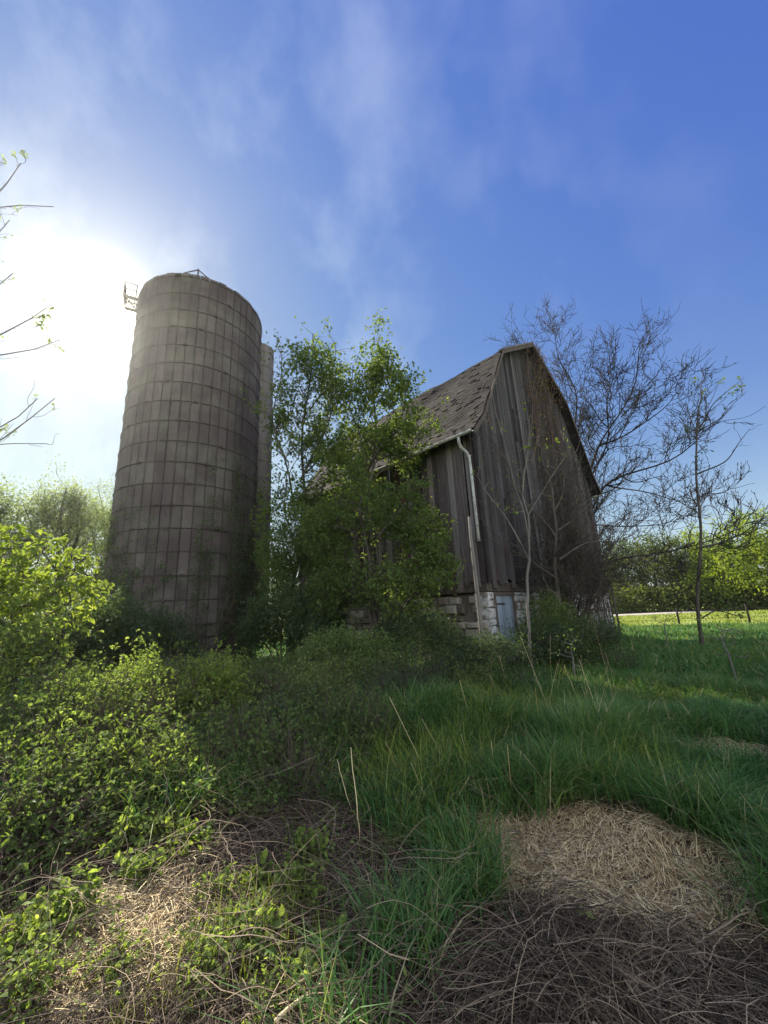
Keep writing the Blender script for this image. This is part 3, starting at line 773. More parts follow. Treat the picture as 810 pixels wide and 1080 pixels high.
mb = MB()   # worn pale metal edge on the upper slope and ridge cap
mb.hexa([(BW * TB, -OG - 0.05, ZB + 0.0), (BW / 2, -OG - 0.05, ZP + 0.0), (BW / 2, -OG + 0.16, ZP + 0.045), (BW * TB, -OG + 0.16, ZB + 0.045),
         (BW * TB, -OG - 0.05, ZB + 0.06), (BW / 2, -OG - 0.05, ZP + 0.06), (BW / 2, -OG + 0.16, ZP + 0.09), (BW * TB, -OG + 0.16, ZB + 0.09)], 0.5)
mb.build('roof_flashing', M['chute'], barn)
# gutters and downspout
def gutter(x, y0, y1, z, sgn):
    g_ = MB(); t = np.linspace(math.pi, 2 * math.pi, 9); Vv = []
    ys = np.linspace(y0, y1, 12)
    for y in ys:
        for rr in (0.065, 0.058):
            for th in (t if rr > .06 else t[::-1]): Vv.append((x + rr * math.cos(th), y, z + rr * math.sin(th) + 0.01 * math.sin(y * 2)))
    Q = [[a_ * 18 + b_, a_ * 18 + (b_ + 1) % 18, (a_ + 1) * 18 + (b_ + 1) % 18, (a_ + 1) * 18 + b_] for a_ in range(11) for b_ in range(18)]
    g_.add(Vv, Q); return g_.build('gutter', M['trim'], barn, smooth=True)
gutter(-0.5, -OG, 4.2, ZE - 0.45, -1)
gutter(BW + 0.5, -OG, BL, ZE - 0.45, 1)
ds = MB()
P = [(-0.5, 0.12, ZE - 0.52), (-0.49, 0.12, ZE - 0.72), (-0.38, 0.1, ZE - 0.86), (-0.2, 0.08, ZE - 0.94), (-0.1, 0.07, ZE - 1.08), (-0.09, 0.07, ZE - 1.4), (-0.085, 0.07, 5.0), (-0.08, 0.07, 4.2), (-0.08, 0.07, 3.45)]
ds.tube(P, 0.045, 10)
for z in (6.0, 5.3, 4.6, 3.9): ds.tube([(-0.085, 0.07, z), (-0.085, 0.07, z + 0.04)], 0.053, 10)
dso = ds.build('downspout', M['trim'], barn, smooth=True)

# foundation: rubble stones, whitewashed and peeling on the gable front
m, nt, out = new_mat('fieldstone'); N = NT(nt)
o_ = N.obj(); fine = N.noise(o_, 14, 6, 0.7); big = N.noise(o_, 2.2, 5, 0.7)
c = N.ramp(N.math('ADD', N.math('MULTIPLY', fine, 0.5), N.math('MULTIPLY', N.attr(), 0.5)), [(0.25, (0.11, 0.09, 0.075)), (0.5, (0.22, 0.185, 0.155)), (0.75, (0.36, 0.32, 0.28))])
N.l(N.pbsdf(c, 0.92, N.bump(fine, 0.6, 0.02), spec=0.2), out.inputs[0]); M['stone'] = m
m, nt, out = new_mat('whitewash'); N = NT(nt)
o_ = N.obj(); fine = N.noise(o_, 14, 6, 0.7); big = N.noise(o_, 2.6, 7, 0.72)
c = N.ramp(N.math('ADD', N.math('MULTIPLY', fine, 0.5), N.math('MULTIPLY', N.attr(), 0.5)), [(0.25, (0.11, 0.09, 0.075)), (0.75, (0.3, 0.26, 0.22))])
c = N.mix(N.ramp(big, [(0.42, (0, 0, 0)), (0.5, (1, 1, 1))]), c, N.mix(N.ramp(N.noise(o_, 7, 4), [(0.4, (0, 0, 0)), (0.7, (.7, .7, .7))]), N.ramp(fine, [(0.3, (0.34, 0.34, 0.33)), (0.6, (0.60, 0.60, 0.59))]), (0.22, 0.19, 0.15)))
N.l(N.pbsdf(c, 0.88, N.bump(fine, 0.6, 0.02), spec=0.2), out.inputs[0]); M['whitewash'] = m
def stonewall(mb, place, length, height, thick, skip=None, rough=0.035):
    z = -0.2
    while z < height - 0.05:
        h = min(rng.uniform(0.16, 0.3), height - z); x = 0
        while x < length:
            w = min(rng.uniform(0.22, 0.55), length - x)
            if not (skip and skip(x + w / 2, z + h / 2)):
                f_ = rng.uniform(0, rough)
                e = 0.014
                pts = []
                for dz in (0, 1):
                    for (dx, dy) in ((0, 0), (1, 0), (1, 1), (0, 1)):
                        inset = 0.0
                        pts.append(place(x + (e if dx == 0 else w - e) + rng.normal(0, .012), (thick if dy else -f_), z + (e if dz == 0 else h - e) + rng.normal(0, .01)))
                # bulging front: extra ring
                cx_ = [place(x + w * fx, -f_ - 0.03, z + h * fz) for fz in (0.22, 0.78) for fx in (0.2, 0.8)]
                Vv = pts + [cx_[0], cx_[1], cx_[3], cx_[2]]
                Q = [[3, 2, 1, 0], [4, 5, 6, 7], [1, 2, 6, 5], [2, 3, 7, 6], [3, 0, 4, 7], [8, 9, 10, 11], [0, 1, 9, 8], [1, 5, 10, 9], [5, 4, 11, 10], [4, 0, 8, 11]]
                mb.add(Vv, Q, float(rng.random()))
            x += w
        z += h
DX0, DX1 = 0.34, 1.42
mb = MB(); stonewall(mb, lambda x, d, z: (x + 0.0, d + 0.05, z), DX0, ZW - 0.3, 0.4, rough=0.02); mb.box((0.02, 0.09, -0.2), (DX0 - 0.02, 0.42, ZW - 0.3), 0.4); mb.build('stone_pier', M['whitewash'], barn)
mb = MB(); stonewall(mb, lambda x, d, z: (x + DX1 + 0.04, d + 0.05, z), 0.85, ZW - 0.3, 0.4, rough=0.015); mb.box((DX1 + 0.06, 0.09, -0.2), (DX1 + 0.85, 0.42, ZW - 0.3), 0.4); mb.build('stone_pier', M['whitewash'], barn)
mb = MB(); stonewall(mb, lambda x, d, z: (x + 2.75, d + 0.03, z), 0.28, ZW - 0.3, 0.28, rough=0.01); mb.build('stone_pier', M['whitewash'], barn)
mb = MB(); stonewall(mb, lambda x, d, z: (x + 5.0, d + 0.05, z), BW - 5.0, ZW - 0.3, 0.4, rough=0.02); mb.box((5.02, 0.09, -0.2), (BW - 0.05, 0.42, ZW - 0.3), 0.4); mb.build('foundation_wall', M['whitewash'], barn)
mb = MB()
def crumble(y, z): return z > 1.75 - 0.5 * math.sin(y * 1.7 + 1.0) * (y < 4) and rng.random() < 0.75
stonewall(mb, lambda y, d, z: (d + 0.08, y + 0.1, z), BL - 0.2, ZW - 0.32, 0.35, crumble, 0.12)
mb.box((0.2, 0.5, -0.2), (0.45, BL - 0.2, ZW - 0.32), 0.3)
for _ in range(110):
    y = rng.uniform(0.2, 6.5); x = -abs(rng.normal(0, 0.45)) - 0.05; s = rng.uniform(0.08, 0.2)
    Mx = Matrix.Translation((x, y, max(0.05, 0.45 - 0.5 * abs(x)) * rng.uniform(0.2, 1))) @ Matrix.Rotation(rng.uniform(0, 3), 4, Vector(rng.normal(0, 1, 3)).normalized())
    mb.box((-s, -s * .7, -s * .6), (s, s * .7, s * .6), float(rng.random()), s * 0.13, rng, Mx)
mb.build('foundation_wall', M['stone'], barn)
# the grey-blue plank door
M['door'] = plain_mat('door_paint', [(0.25, (0.10, 0.12, 0.14)), (0.5, (0.22, 0.27, 0.32)), (0.8, (0.36, 0.42, 0.47))], 5, 0.75, (2, 2, .2), 0.3, 0.35)
mb = MB(); x = DX0 + 0.02
for k in range(6):
    w = (DX1 - DX0 - 0.04) / 6; mb.box((x, 0.06, 0.08 + rng.uniform(0, .06)), (x + w - 0.008, 0.09, ZW - 0.31), float(rng.uniform(.2, .9))); x += w
dr = mb.build('door', M['door'], barn); tag(dr, 'grey-blue plank door between whitewashed piers')
mb = MB(); mb.tube([(DX0 + 0.95, 0.03, 1.0), (DX0 + 0.95, 0.0, 1.03), (DX0 + 0.95, 0.0, 1.15), (DX0 + 0.95, 0.03, 1.18)], 0.01, 6); mb.build('handle', M['rust'], dr)
mb = MB()
for x_ in (DX0 + 0.0, DX1 - 0.07): mb.box((x_, 0.02, 0.0), (x_ + 0.07, 0.055, ZW - 0.40), 0.5, 0.004, rng)
mb.box((DX0 - 0.05, 0.015, ZW - 0.395), (DX1 + 0.05, 0.056, ZW - 0.30), 0.4, 0.004, rng)
mb.build('door_frame', M['beam'], barn)
for z_ in (0.5, 1.7):
    mb = MB(); mb.box((DX0 + 0.08, 0.045, z_), (DX0 + 0.55, 0.057, z_ + 0.045), 0.4); mb.build('hinge', M['rust'], dr)
mb = MB()
for k in range(8): mb.box((3.12 + k * 0.232, 0.12, 0.02 + rng.uniform(0, .15)), (3.12 + k * 0.232 + 0.222, 0.15, ZW - 0.3), float(rng.uniform(.1, .6)))
mb.build('stable_door', M['board'], barn)
mb = MB(); mb.tube([(BW + 0.02, -0.16, 0), (BW + 0.02, -0.15, 1.2), (BW + 0.01, -0.15, ZW + 0.2)], 0.045, 8); mb.build('corner_pole', M['beam'], barn)

# leaning pole beside the near corner
p0 = at(508, 690, 9.9); p1 = at(496, 545, 10.2); p0[2] = -0.1
root = thing('wooden_pole', 'slim grey wooden pole leaning at the near corner of the barn', 'pole', (p0[0], p0[1], 0))
mb = MB(); t = np.linspace(0, 1, 9)[:, None]; P = (1 - t) * np.array([0, 0, -0.1]) + t * (p1 - np.array([p0[0], p0[1], 0])); P[:, 0] += 0.03 * np.sin(t[:, 0] * 5)
mb.tube(P, np.linspace(0.06, 0.04, 9), 8); mb.build('pole', M['bark_grey'], root, True)

# ------------------------------------------------------------------ trees and shrubs
def gz(x, y): return float(ground(np.array([x]), np.array([y]))[0])
def foot(px, py, dist, sink=0.05):
    p = at(px, py, dist); return np.array([p[0], p[1], gz(p[0], p[1]) - sink])
def bl(base, px, py, dist, rx, ry, rz, w=1.0):
    p = at(px, py, dist) - base; return (p[0], p[1], p[2], rx, ry, rz, w)
def limb(base, pts, n=6):
    """points (px,py,dist) joined by a polyline relative to the base"""
    Q = [np.zeros(3)] + [at(*p) - base for p in pts]
    return resample(Q, n)
def resample(Q, n):
    out_ = []
    for a, b in zip(Q[:-1], Q[1:]):
        for t in np.linspace(0, 1, n + 1)[(0 if not out_ else 1):]: out_.append(a + (b - a) * t)
    return out_

# young leafy trees between the silo and the barn
LV = [(8, .5, 1.3, 45, .2, .5, .2), (8, .25, .65, 45, .1, .5, .15), (6, .12, .3, 48, .0, .6, .2)]
def mk(b, *pts): return [at(*p) - b if len(p) == 3 and p[2] is not None else p for p in pts]
b = foot(312, 690, 12.6); z0 = np.zeros(3)
A1 = [(306, 600, 12.6), (318, 500, 12.6), (328, 430, 12.6), (330, 352, 12.6)]
B1 = [bl(b, 322, 385, 12.6, .85, .8, 1.1), bl(b, 350, 400, 12.4, .85, .8, 1.3), bl(b, 365, 440, 12.3, .8, .8, 1.0), bl(b, 300, 400, 12.6, .5, .7, 1.3), bl(b, 303, 450, 12.9, .7, .8, 1.2), bl(b, 338, 450, 12.5, 1.3, .9, 1.6), bl(b, 325, 520, 12.4, 1.3, .9, 1.0), bl(b, 308, 560, 12.6, 1.2, 1, 1.6), bl(b, 350, 540, 12.6, 1.1, .9, 1.3)]
branch_tree('leafy_tree', 'tall slender leafy tree close beside the silo', 'tree', b,
    [([z0] + mk(b, *A1), .09, .02), (mk(b, (308, 590, 12.6), (325, 545, 12.3), (342, 510, 12.2)), .03, .01), (mk(b, (310, 570, 12.6), (298, 530, 12.6), (305, 490, 12.5)), .03, .01), (mk(b, (318, 505, 12.6), (340, 460, 12.4), (352, 420, 12.3), (354, 365, 12.3)), .045, .012), (mk(b, (312, 545, 12.6), (296, 480, 12.8), (292, 420, 12.8), (297, 368, 12.8)), .04, .012),
     (mk(b, (307, 600, 12.6), (340, 560, 12.4), (358, 510, 12.3)), .04, .012), (mk(b, (310, 640, 12.6), (285, 590, 12.8), (283, 540, 12.8)), .035, .012), (mk(b, (327, 432, 12.6), (345, 410, 12.6), (362, 385, 12.5)), .03, .01), (mk(b, (320, 500, 12.6), (345, 480, 12.4), (372, 455, 12.3)), .035, .01)],
    LV, B1, M['bark'], M['leaf_spring'], 'young leafy trees between silo and barn', 21, 33000, (.045, .11), fan=4, spread=.09, leaf_levels=3, clump=.7, keep_out=.4)
b = foot(392, 690, 11.9)
B2 = [bl(b, 400, 372, 11.7, .4, .4, .65), bl(b, 388, 400, 11.7, .65, .6, .8), bl(b, 415, 412, 11.6, .6, .6, .75), bl(b, 436, 442, 11.3, .7, .6, .65), bl(b, 452, 458, 11.0, .5, .5, .4), bl(b, 372, 445, 11.8, .85, .7, .9), bl(b, 412, 465, 11.6, 1.3, .9, 1.1), bl(b, 365, 480, 11.8, 1.0, .8, 1.0), bl(b, 385, 530, 11.8, 1.3, .9, 1.0)]
branch_tree('leafy_tree', 'slim leafy tree in front of the barn roof with its pointed top against blue sky', 'tree', b,
    [([z0] + mk(b, (396, 600, 11.9), (384, 510, 11.8), (392, 430, 11.7), (400, 355, 11.7)), .085, .012), (mk(b, (386, 500, 11.8), (412, 460, 11.4), (428, 430, 11.3), (432, 395, 11.3)), .04, .01), (mk(b, (387, 480, 11.8), (370, 440, 11.9), (372, 385, 11.9)), .035, .01),
     (mk(b, (386, 510, 11.8), (430, 480, 11.3), (458, 448, 11.0)), .035, .01), (mk(b, (390, 440, 11.7), (410, 410, 11.7), (416, 375, 11.7)), .025, .01), (mk(b, (386, 520, 11.8), (360, 490, 11.9), (345, 455, 11.9)), .03, .01)],
    LV, B2, M['bark'], M['leaf_spring'], 'young leafy trees between silo and barn', 22, 31000, (.045, .11), fan=4, spread=.09, leaf_levels=3, clump=.7, keep_out=.4)

SHRUBS = []
def shrub(name, label, px, py, dist, blobs, mat, seed, nleaf, lsize, stems=6, natt=500, step=0.14, Rt=0.03, group=None, wood='bark', **k):
    """stems leave the foot in a fan; blobs: (px,py,dist,rx,ry,rz[,w])"""
    b = foot(px, py, dist); rg = np.random.default_rng(seed + 900)
    B = [bl(b, *q) for q in blobs]; B = [(q[0], q[1], max(q[2], q[5] * .45), *q[3:]) for q in B]
    lines = []; off = 0
    for s in range(stems):
        q = B[rg.integers(len(B))]; tgt = np.array(q[:3]) + rg.normal(0, .25, 3) * np.array(q[3:6])
        st_ = np.array([rg.normal(0, .03), rg.normal(0, .03), 0])
        mid = st_ * 1.0 + np.array([tgt[0] * .35, tgt[1] * .35, max(0.15, tgt[2] * .6)])
        pl_ = [st_ + (mid - st_) * t for t in (0, .3, .65, 1)] + [mid + (tgt - mid) * t for t in (.25, .5)]
        lines.append((pl_, -1)); off += len(pl_)
    SHRUBS.append(label)
    return make_tree(name, label, 'bush', b, lines, B, M[wood], M[mat], group, seed, natt, step, k.pop('kill', step * 1.35), 1.6, Rt, 0.003,
                     nleaf, lsize, k.pop('twigs', 2), k.pop('twl', (.1, .3)), foliage_name='foliage', wood_name='stem', **k)

G1 = 'bushes growing against the barn and silo'
shrub('leafy_bush', 'big rounded green bush hiding the stone side wall of the barn', 405, 700, 10.0,
      [(395, 540, 9.9, .95, .8, .9), (440, 560, 10.0, .8, .7, .8), (350, 560, 10.4, .9, .8, .9), (420, 620, 9.8, 1.0, .8, .8), (362, 620, 10.2, .9, .8, .8), (455, 600, 9.7, .6, .6, .7), (375, 508, 10.2, .5, .6, .5), (435, 515, 10.1, .5, .5, .45)],
      'leaf_mid', 31, 36000, (.05, .095), 10, 2000, .16, .045, G1, clump=.5, thin=5, spread=.08, fan=3)
shrub('leafy_bush', 'tall loose bush filling the gap between silo and barn', 310, 700, 11.6,
      [(318, 570, 11.8, .85, .7, 1.1), (296, 600, 11.8, .65, .6, 1.0), (340, 590, 11.4, .7, .6, 1.0)], 'leaf_mid', 38, 20000, (.045, .085), 7, 900, .17, .035, G1, clump=.8, thin=5)
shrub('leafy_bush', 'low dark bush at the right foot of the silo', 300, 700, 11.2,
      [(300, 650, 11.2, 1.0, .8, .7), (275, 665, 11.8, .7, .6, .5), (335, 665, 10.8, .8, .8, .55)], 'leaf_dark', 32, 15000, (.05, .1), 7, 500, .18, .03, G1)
shrub('leafy_bush', 'low spreading bush below the big rounded bush', 370, 715, 8.6,
      [(365, 690, 8.6, 1.0, .8, .42), (400, 700, 8.4, .8, .7, .36), (330, 705, 8.9, .8, .7, .36)], 'leaf_mid', 33, 13000, (.045, .085), 7, 500, .16, .03, G1)
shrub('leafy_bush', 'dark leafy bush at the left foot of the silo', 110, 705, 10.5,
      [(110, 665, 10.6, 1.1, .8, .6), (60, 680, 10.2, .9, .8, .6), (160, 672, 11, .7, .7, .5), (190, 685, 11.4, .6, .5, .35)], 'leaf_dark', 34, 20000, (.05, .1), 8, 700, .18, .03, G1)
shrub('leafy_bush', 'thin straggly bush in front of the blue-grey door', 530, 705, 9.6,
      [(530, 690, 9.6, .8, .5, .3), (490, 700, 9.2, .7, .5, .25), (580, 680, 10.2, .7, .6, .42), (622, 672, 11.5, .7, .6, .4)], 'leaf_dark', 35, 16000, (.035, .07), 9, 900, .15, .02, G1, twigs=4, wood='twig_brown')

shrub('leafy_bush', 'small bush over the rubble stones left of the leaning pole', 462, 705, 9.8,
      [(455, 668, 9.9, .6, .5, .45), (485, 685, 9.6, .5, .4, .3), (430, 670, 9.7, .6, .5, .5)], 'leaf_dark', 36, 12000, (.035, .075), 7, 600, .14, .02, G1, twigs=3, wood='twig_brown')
shrub('leafy_bush', 'feathery green bush at the foot of the gable before the white wall', 592, 698, 10.8,
      [(584, 658, 11.0, .5, .5, .6), (606, 680, 11.2, .55, .5, .32), (566, 676, 10.8, .5, .4, .4)], 'leaf_mid', 37, 12000, (.03, .07), 8, 600, .14, .02, G1, twigs=3, wood='twig_brown')

# thicket of bare stems in front of the gable
def rp(*pts): return [at(*p) - b for p in pts]
b = foot(600, 688, 12.6); rg = np.random.default_rng(5); lim = []
for k in range(26):
    a = rg.uniform(0, 2 * math.pi); o = np.array([.35 * math.cos(a) * rg.random(), .25 * math.sin(a) * rg.random(), 0])
    tx = rg.uniform(545, 672); ty = rg.uniform(430, 600) if tx < 632 else rg.uniform(540, 600); td = 12.6 + (tx - 600) * .022 + rg.uniform(-.7, .5)
    tip = at(tx, ty, td) - b; mid = o * 1.4 + tip * np.array([.35, .35, .6]) + rg.normal(0, .18, 3)
    lim.append(([o, o + np.array([0, 0, .5]) + tip * .08, mid, tip], rg.uniform(.018, .045), .006))
branch_tree('bare_thicket', 'dense leafless purple-brown thicket against the right half of the gable', 'thicket', b, lim,
    [(4.2, .6, 1.5, 44, .05, .6, .15), (4.5, .35, .9, 44, 0, .65, .12), (3.5, .2, .5, 45, 0, .7, .15)], [bl(b, 600, 545, 12.9, 1.7, 1.2, 2.2), bl(b, 625, 600, 13.2, 1.7, 1.2, 1.4), bl(b, 575, 590, 12.3, 1.4, 1.0, 1.6), bl(b, 655, 590, 13.8, 1.0, 1.0, .7)],
    M['bark'], M['leaf_dark'], None, 41, 1500, (.03, .06), rmin=.0066, wood_name='stem', foliage_name='sprouting_leaves', colour=.8, keep_out=.05)
b = foot(588, 692, 11.6)
lim = [([z0] + rp((586, 640, 11.6), (590, 590, 11.6), (584, 540, 11.7)), .075, .04),
       (rp((584, 540, 11.7), (575, 480, 11.8), (578, 430, 12), (570, 395, 12.2)), .035, .007), (rp((588, 570, 11.6), (560, 530, 11.3), (530, 490, 11.0), (515, 455, 10.9)), .032, .006),
       (rp((584, 540, 11.7), (605, 490, 12.2), (612, 440, 12.8)), .03, .006), (rp((590, 590, 11.6), (620, 570, 12.2), (655, 575, 12.8), (690, 598, 13.2)), .035, .006),
       (rp((587, 610, 11.6), (560, 590, 11.3), (530, 570, 11.1), (505, 545, 10.9)), .028, .005), (rp((588, 560, 11.6), (625, 530, 12.4), (655, 520, 13)), .028, .006)]
branch_tree('bare_tree', 'twisted leafless tree standing close before the gable with branches crossing the boards', 'tree', b, lim,
    [(2.4, .6, 1.6, 42, .12, .6, .15), (3.6, .3, .9, 42, .1, .6, .15), (4, .15, .5, 44, .05, .7, .15)], None, M['bark'], None, None, 47, rmin=.0055, wob=.06)
# slender bare sapling before the gable with a few yellow leaves
b = foot(560, 690, 9.6)
l1 = limb(b, [(557, 640, 9.6), (561, 590, 9.6), (552, 520, 9.5), (560, 450, 9.4)])
make_tree('bare_sapling', 'slender bare sapling before the gable with a few yellow-green leaves', 'sapling', b,
          [(l1, -1), (resample([l1[12], at(505, 500, 9.3) - b], 6)[1:], 12), (resample([l1[14], at(520, 412, 9.2) - b], 6)[1:], 14), (resample([l1[16], at(603, 470, 9.6) - b], 6)[1:], 16)],
          [bl(b, 530, 440, 9.3, .8, .4, .6), bl(b, 575, 470, 9.4, .8, .4, .8), bl(b, 510, 490, 9.3, .4, .3, .5), bl(b, 560, 520, 9.5, .8, .4, .6)],
          M['bark_grey'], M['leaf_lime'], seed=42, natt=130, step=0.2, kill=0.35, Rt=0.032, rmin=.004, nleaf=110, lsize=(.06, .12), twigs=1, twl=(.2, .5), clump=0.1, foliage_name='leaves', spread=0.03)

# dead vines over the gable peak and creepers on the silo
def vine(name, label, path_fn, n, seed, mat, leafm, nleaf, lsize, r=0.009, K=26, wander=0.12):
    rg = np.random.default_rng(seed); root = None
    Ps = []
    for q in range(n): Ps.append(path_fn(rg, K))
    P = np.stack(Ps); base = P[:, 0].mean(0)
    root = thing(name, label, 'vine', tuple(base)); P = P - base
    R = np.linspace(1, 0.35, K)[None] * r * rg.uniform(.4, 1.3, (n, 1))
    V1 = rods(P, R, 4, rng=rg)
    k = rg.integers(0, n, n * 14); j = rg.integers(3, K, n * 14); S0 = P[k, j]
    d = unit(rg.normal(0, 1, (len(k), 3)) + np.array([0, 0, -.2])) * rg.uniform(.1, .4, (len(k), 1)); t = np.linspace(0, 1, 4)
    TP = S0[:, None] + t[None, :, None] * d[:, None] + (t ** 2)[None, :, None] * rg.normal(0, .06, (len(k), 1, 3))
    V2 = rods(TP, np.full((len(k), 4), .0028) * np.linspace(1, .5, 4), 3, rng=rg)
    V, F, A = join([V1, V2]); mesh_obj('stem', V, F, mat, root, A)
    if nleaf:
        k = rg.integers(0, len(TP), nleaf); Pp = TP[k, rg.integers(1, 4, nleaf)] + rg.normal(0, .05, (nleaf, 3))
        V, F, A = leaves(Pp, rg.normal(0, .6, (nleaf, 3)) + np.array([0, 0, -.5]), rg.uniform(*lsize, nleaf), rg); mesh_obj('foliage', V, F, leafm, root, A)
    return root
bu = np.array([math.cos(BA), math.sin(BA), 0]); bv = np.array([-math.sin(BA), math.cos(BA), 0]); bo = np.array([BX, BY, 0])
def gable_vine(rg, K):
    x0 = rg.uniform(3.7, 6.6); x1 = np.clip(4.9 + rg.normal(0.6, 0.9), 3.3, 7.6)
    z0 = rg.uniform(1.0, 5.5) if rg.random() < .25 else rg.uniform(6.5, 10); t = np.linspace(0, 1, K)
    x = x0 + (x1 - x0) * t + 0.18 * np.sin(t * rg.uniform(3, 9) + rg.uniform(0, 6)); 
    zt = np.array([roofz(v) for v in np.clip(x, .3, BW - .3)])[-1] + .05
    z = z0 + (zt - z0) * t; y = -0.12 - 0.3 * (t ** 3) - rg.uniform(0, .15) * np.sin(t * 5) ** 2
    z = np.minimum(z, np.array([roofz(v) for v in np.clip(x, .3, BW - .3)]) + 0.12)
    return bo + x[:, None] * bu + y[:, None] * bv + z[:, None] * np.array([0, 0, 1.])
vine('dead_vine', 'tangle of dry brown vine hanging over the peak of the gable', gable_vine, 60, 51, M['twig_brown'], M['leaf_dry'], 1100, (.05, .1), .012)
def gable_vine2(rg, K):
    x0 = rg.uniform(6.0, 9.0); t = np.linspace(0, 1, K); x = x0 + rg.normal(-.4, .8) * t + .25 * np.sin(t * rg.uniform(3, 8) + rg.uniform(0, 6))
    x = np.clip(x, .4, BW - .3); z1 = rg.uniform(5, 9.5); z = 0.2 + (z1 - .2) * t; z = np.minimum(z, np.array([roofz(v) for v in x]) - .2)
    y = -0.1 - rg.uniform(0.05, .35) * np.abs(np.sin(t * 4 + rg.uniform(0, 3)))
    return bo + x[:, None] * bu + y[:, None] * bv + z[:, None] * np.array([0, 0, 1.])
vine('dead_vine', 'bare brown vine climbing the boards on the far side of the gable', gable_vine2, 60, 52, M['twig_brown'], M['leaf_dry'], 120, (.05, .09), .011)
def silo_vine(a0, a1, zlo, zhi):
    def f(rg, K):
        t = np.linspace(0, 1, K); a = math.radians(rg.uniform(a0, a1)) + np.cumsum(rg.normal(0, .035, K)); z1 = rg.uniform(zlo, zhi)
        rr = SR + 0.06 + 0.22 * rg.random() * np.abs(np.sin(t * 6 + rg.uniform(0, 3)))
        return np.stack([SX + rr * np.cos(a), SY + rr * np.sin(a), 0.05 + z1 * t], -1)
    return f
vine('climbing_vine', 'green creeper spreading up the lower left of the silo', silo_vine(-178, -90, 2.2, 5.6), 60, 53, M['twig_brown'], M['leaf_dark'], 15000, (.04, .085))
vine('climbing_vine', 'leafy creeper climbing the right side of the silo below the chute', silo_vine(-50, 22, 3, 7.5), 54, 54, M['twig_brown'], M['leaf_dark'], 12000, (.04, .085))

# backlit trees behind the silo
for i_, (px, d_, lab, s_) in enumerate(((62, 21, 'pale backlit tree rising behind the left edge of the silo', 61), (-25, 19, 'pale leafy tree cut by the left edge of the photo', 62), (118, 25, 'pale small tree hard against the left side of the silo', 63))):
    b = foot(px, 690, d_)
    top = {0: 510, 1: 520, 2: 505}[i_]
    lim = [([z0] + mk(b, (px + 6, 640, d_), (px, 580, d_), (px + 8, top + 5, d_)), .13, .02)]
    for (dx, t_) in ((-60, 55), (-38, 22), (-15, 8), (28, 12), (48, 40), (60, 70), (-75, 95), (25, 40)):
        lim.append((mk(b, (px + 3, 620, d_), (px + dx * .5, top + t_ + 45, d_ + dx * .01), (px + dx, top + t_, d_ + dx * .02)), .07, .012))
    branch_tree('leafy_tree', lab, 'tree', b, lim, [(2.2, .8, 1.8, 40, .2, .5, .2), (4, .4, 1.0, 42, .1, .55, .15), (5, .2, .5, 45, 0, .6, .2)],
                [bl(b, px, top + 32, d_, 1.8, 1.8, 1.5), bl(b, px - 32, top + 62, d_, 1.8, 1.8, 1.5), bl(b, px + 34, top + 55, d_, 1.5, 1.6, 1.5), bl(b, px, top + 105, d_, 3.0, 2.2, 2.2)],
                M['bark'], M['leaf_pale'], 'pale trees beyond the silo', s_, 17000, (.06, .11), spread=.22, rmin=.006, leaf_levels=3, clump=2)

# bright box-elder like young tree at the left edge
b = foot(10, 730, 8.30)
l1 = limb(b, [(14, 680, 8.30), (20, 630, 8.17), (30, 590, 8.17)], 5)
make_tree('young_tree', 'young tree with bright yellow-green drooping leaves at the left edge', 'tree', b,
          [(l1, -1), (resample([l1[8], at(85, 600, 8.43) - b], 6)[1:], 8), (resample([l1[6], at(-40, 600, 8.04) - b], 6)[1:], 6), (resample([l1[6], at(70, 640, 8.17) - b], 6)[1:], 6)],
          [bl(b, 30, 595, 8.17, 0.58, 0.65, 0.43), bl(b, 62, 620, 8.17, 0.54, 0.65, 0.39), bl(b, 92, 592, 8.43, 0.36, 0.39, 0.26), bl(b, 20, 640, 8.04, 0.65, 0.78, 0.52), bl(b, -30, 610, 8.04, 0.65, 0.78, 0.65), bl(b, 75, 650, 8.30, 0.39, 0.52, 0.26), bl(b, -10, 680, 8.04, 0.78, 0.78, 0.52), bl(b, 95, 625, 8.43, 0.18, 0.26, 0.16)],
          M['bark'], M['leaf_lime'], seed=71, natt=520, step=0.16, kill=0.21, Rt=0.045, rmin=.004, nleaf=5400, lsize=(.07, .15), twl=(.12, .3), fan=3, droop=.7, spread=.05, clump=.8, flat=.6, wide=.8)

# overhanging bare tree at far left, trunk outside the photo
b = np.array([-6.6, 2.2, 0.0]); b[2] = gz(-6.6, 2.2) - .05
tr = [np.zeros(3), np.array([.15, .3, 2.2]), np.array([0, .6, 4.5]), np.array([.2, .9, 7.4])]
def onk(z): return np.array([.1, z * .13, z])
lim = [(tr, .10, .02)]
for (z_, pts) in ((3.9, [(-40, 235, 5.2), (5, 205, 5.0), (22, 172, 4.9)]), (3.9, [(-30, 225, 5.3), (20, 208, 5.1), (57, 218, 5.0)]), (3.2, [(-40, 275, 5.2), (-5, 262, 5), (8, 238, 5), (10, 232, 5)]), (2.9, [(-30, 330, 5.3), (10, 290, 5.1), (14, 288, 5.1)]),
                  (2.6, [(-50, 385, 5.3), (0, 358, 5.1), (38, 340, 5.1), (58, 318, 5.0)]), (2.5, [(-40, 372, 5.4), (10, 376, 5.2), (40, 372, 5.2), (64, 358, 5.2)]), (2.0, [(-60, 500, 5.3), (0, 465, 5.1), (35, 440, 5.1), (58, 420, 5.0)]), (1.9, [(-50, 470, 5.4), (10, 466, 5.2), (50, 468, 5.2)]), (2.0, [(-60, 480, 5.4), (5, 455, 5.2), (30, 440, 5.1), (40, 420, 5.1)])):
    lim.append(([onk(z_)] + [at(*p) - b for p in pts], .022, .0035))
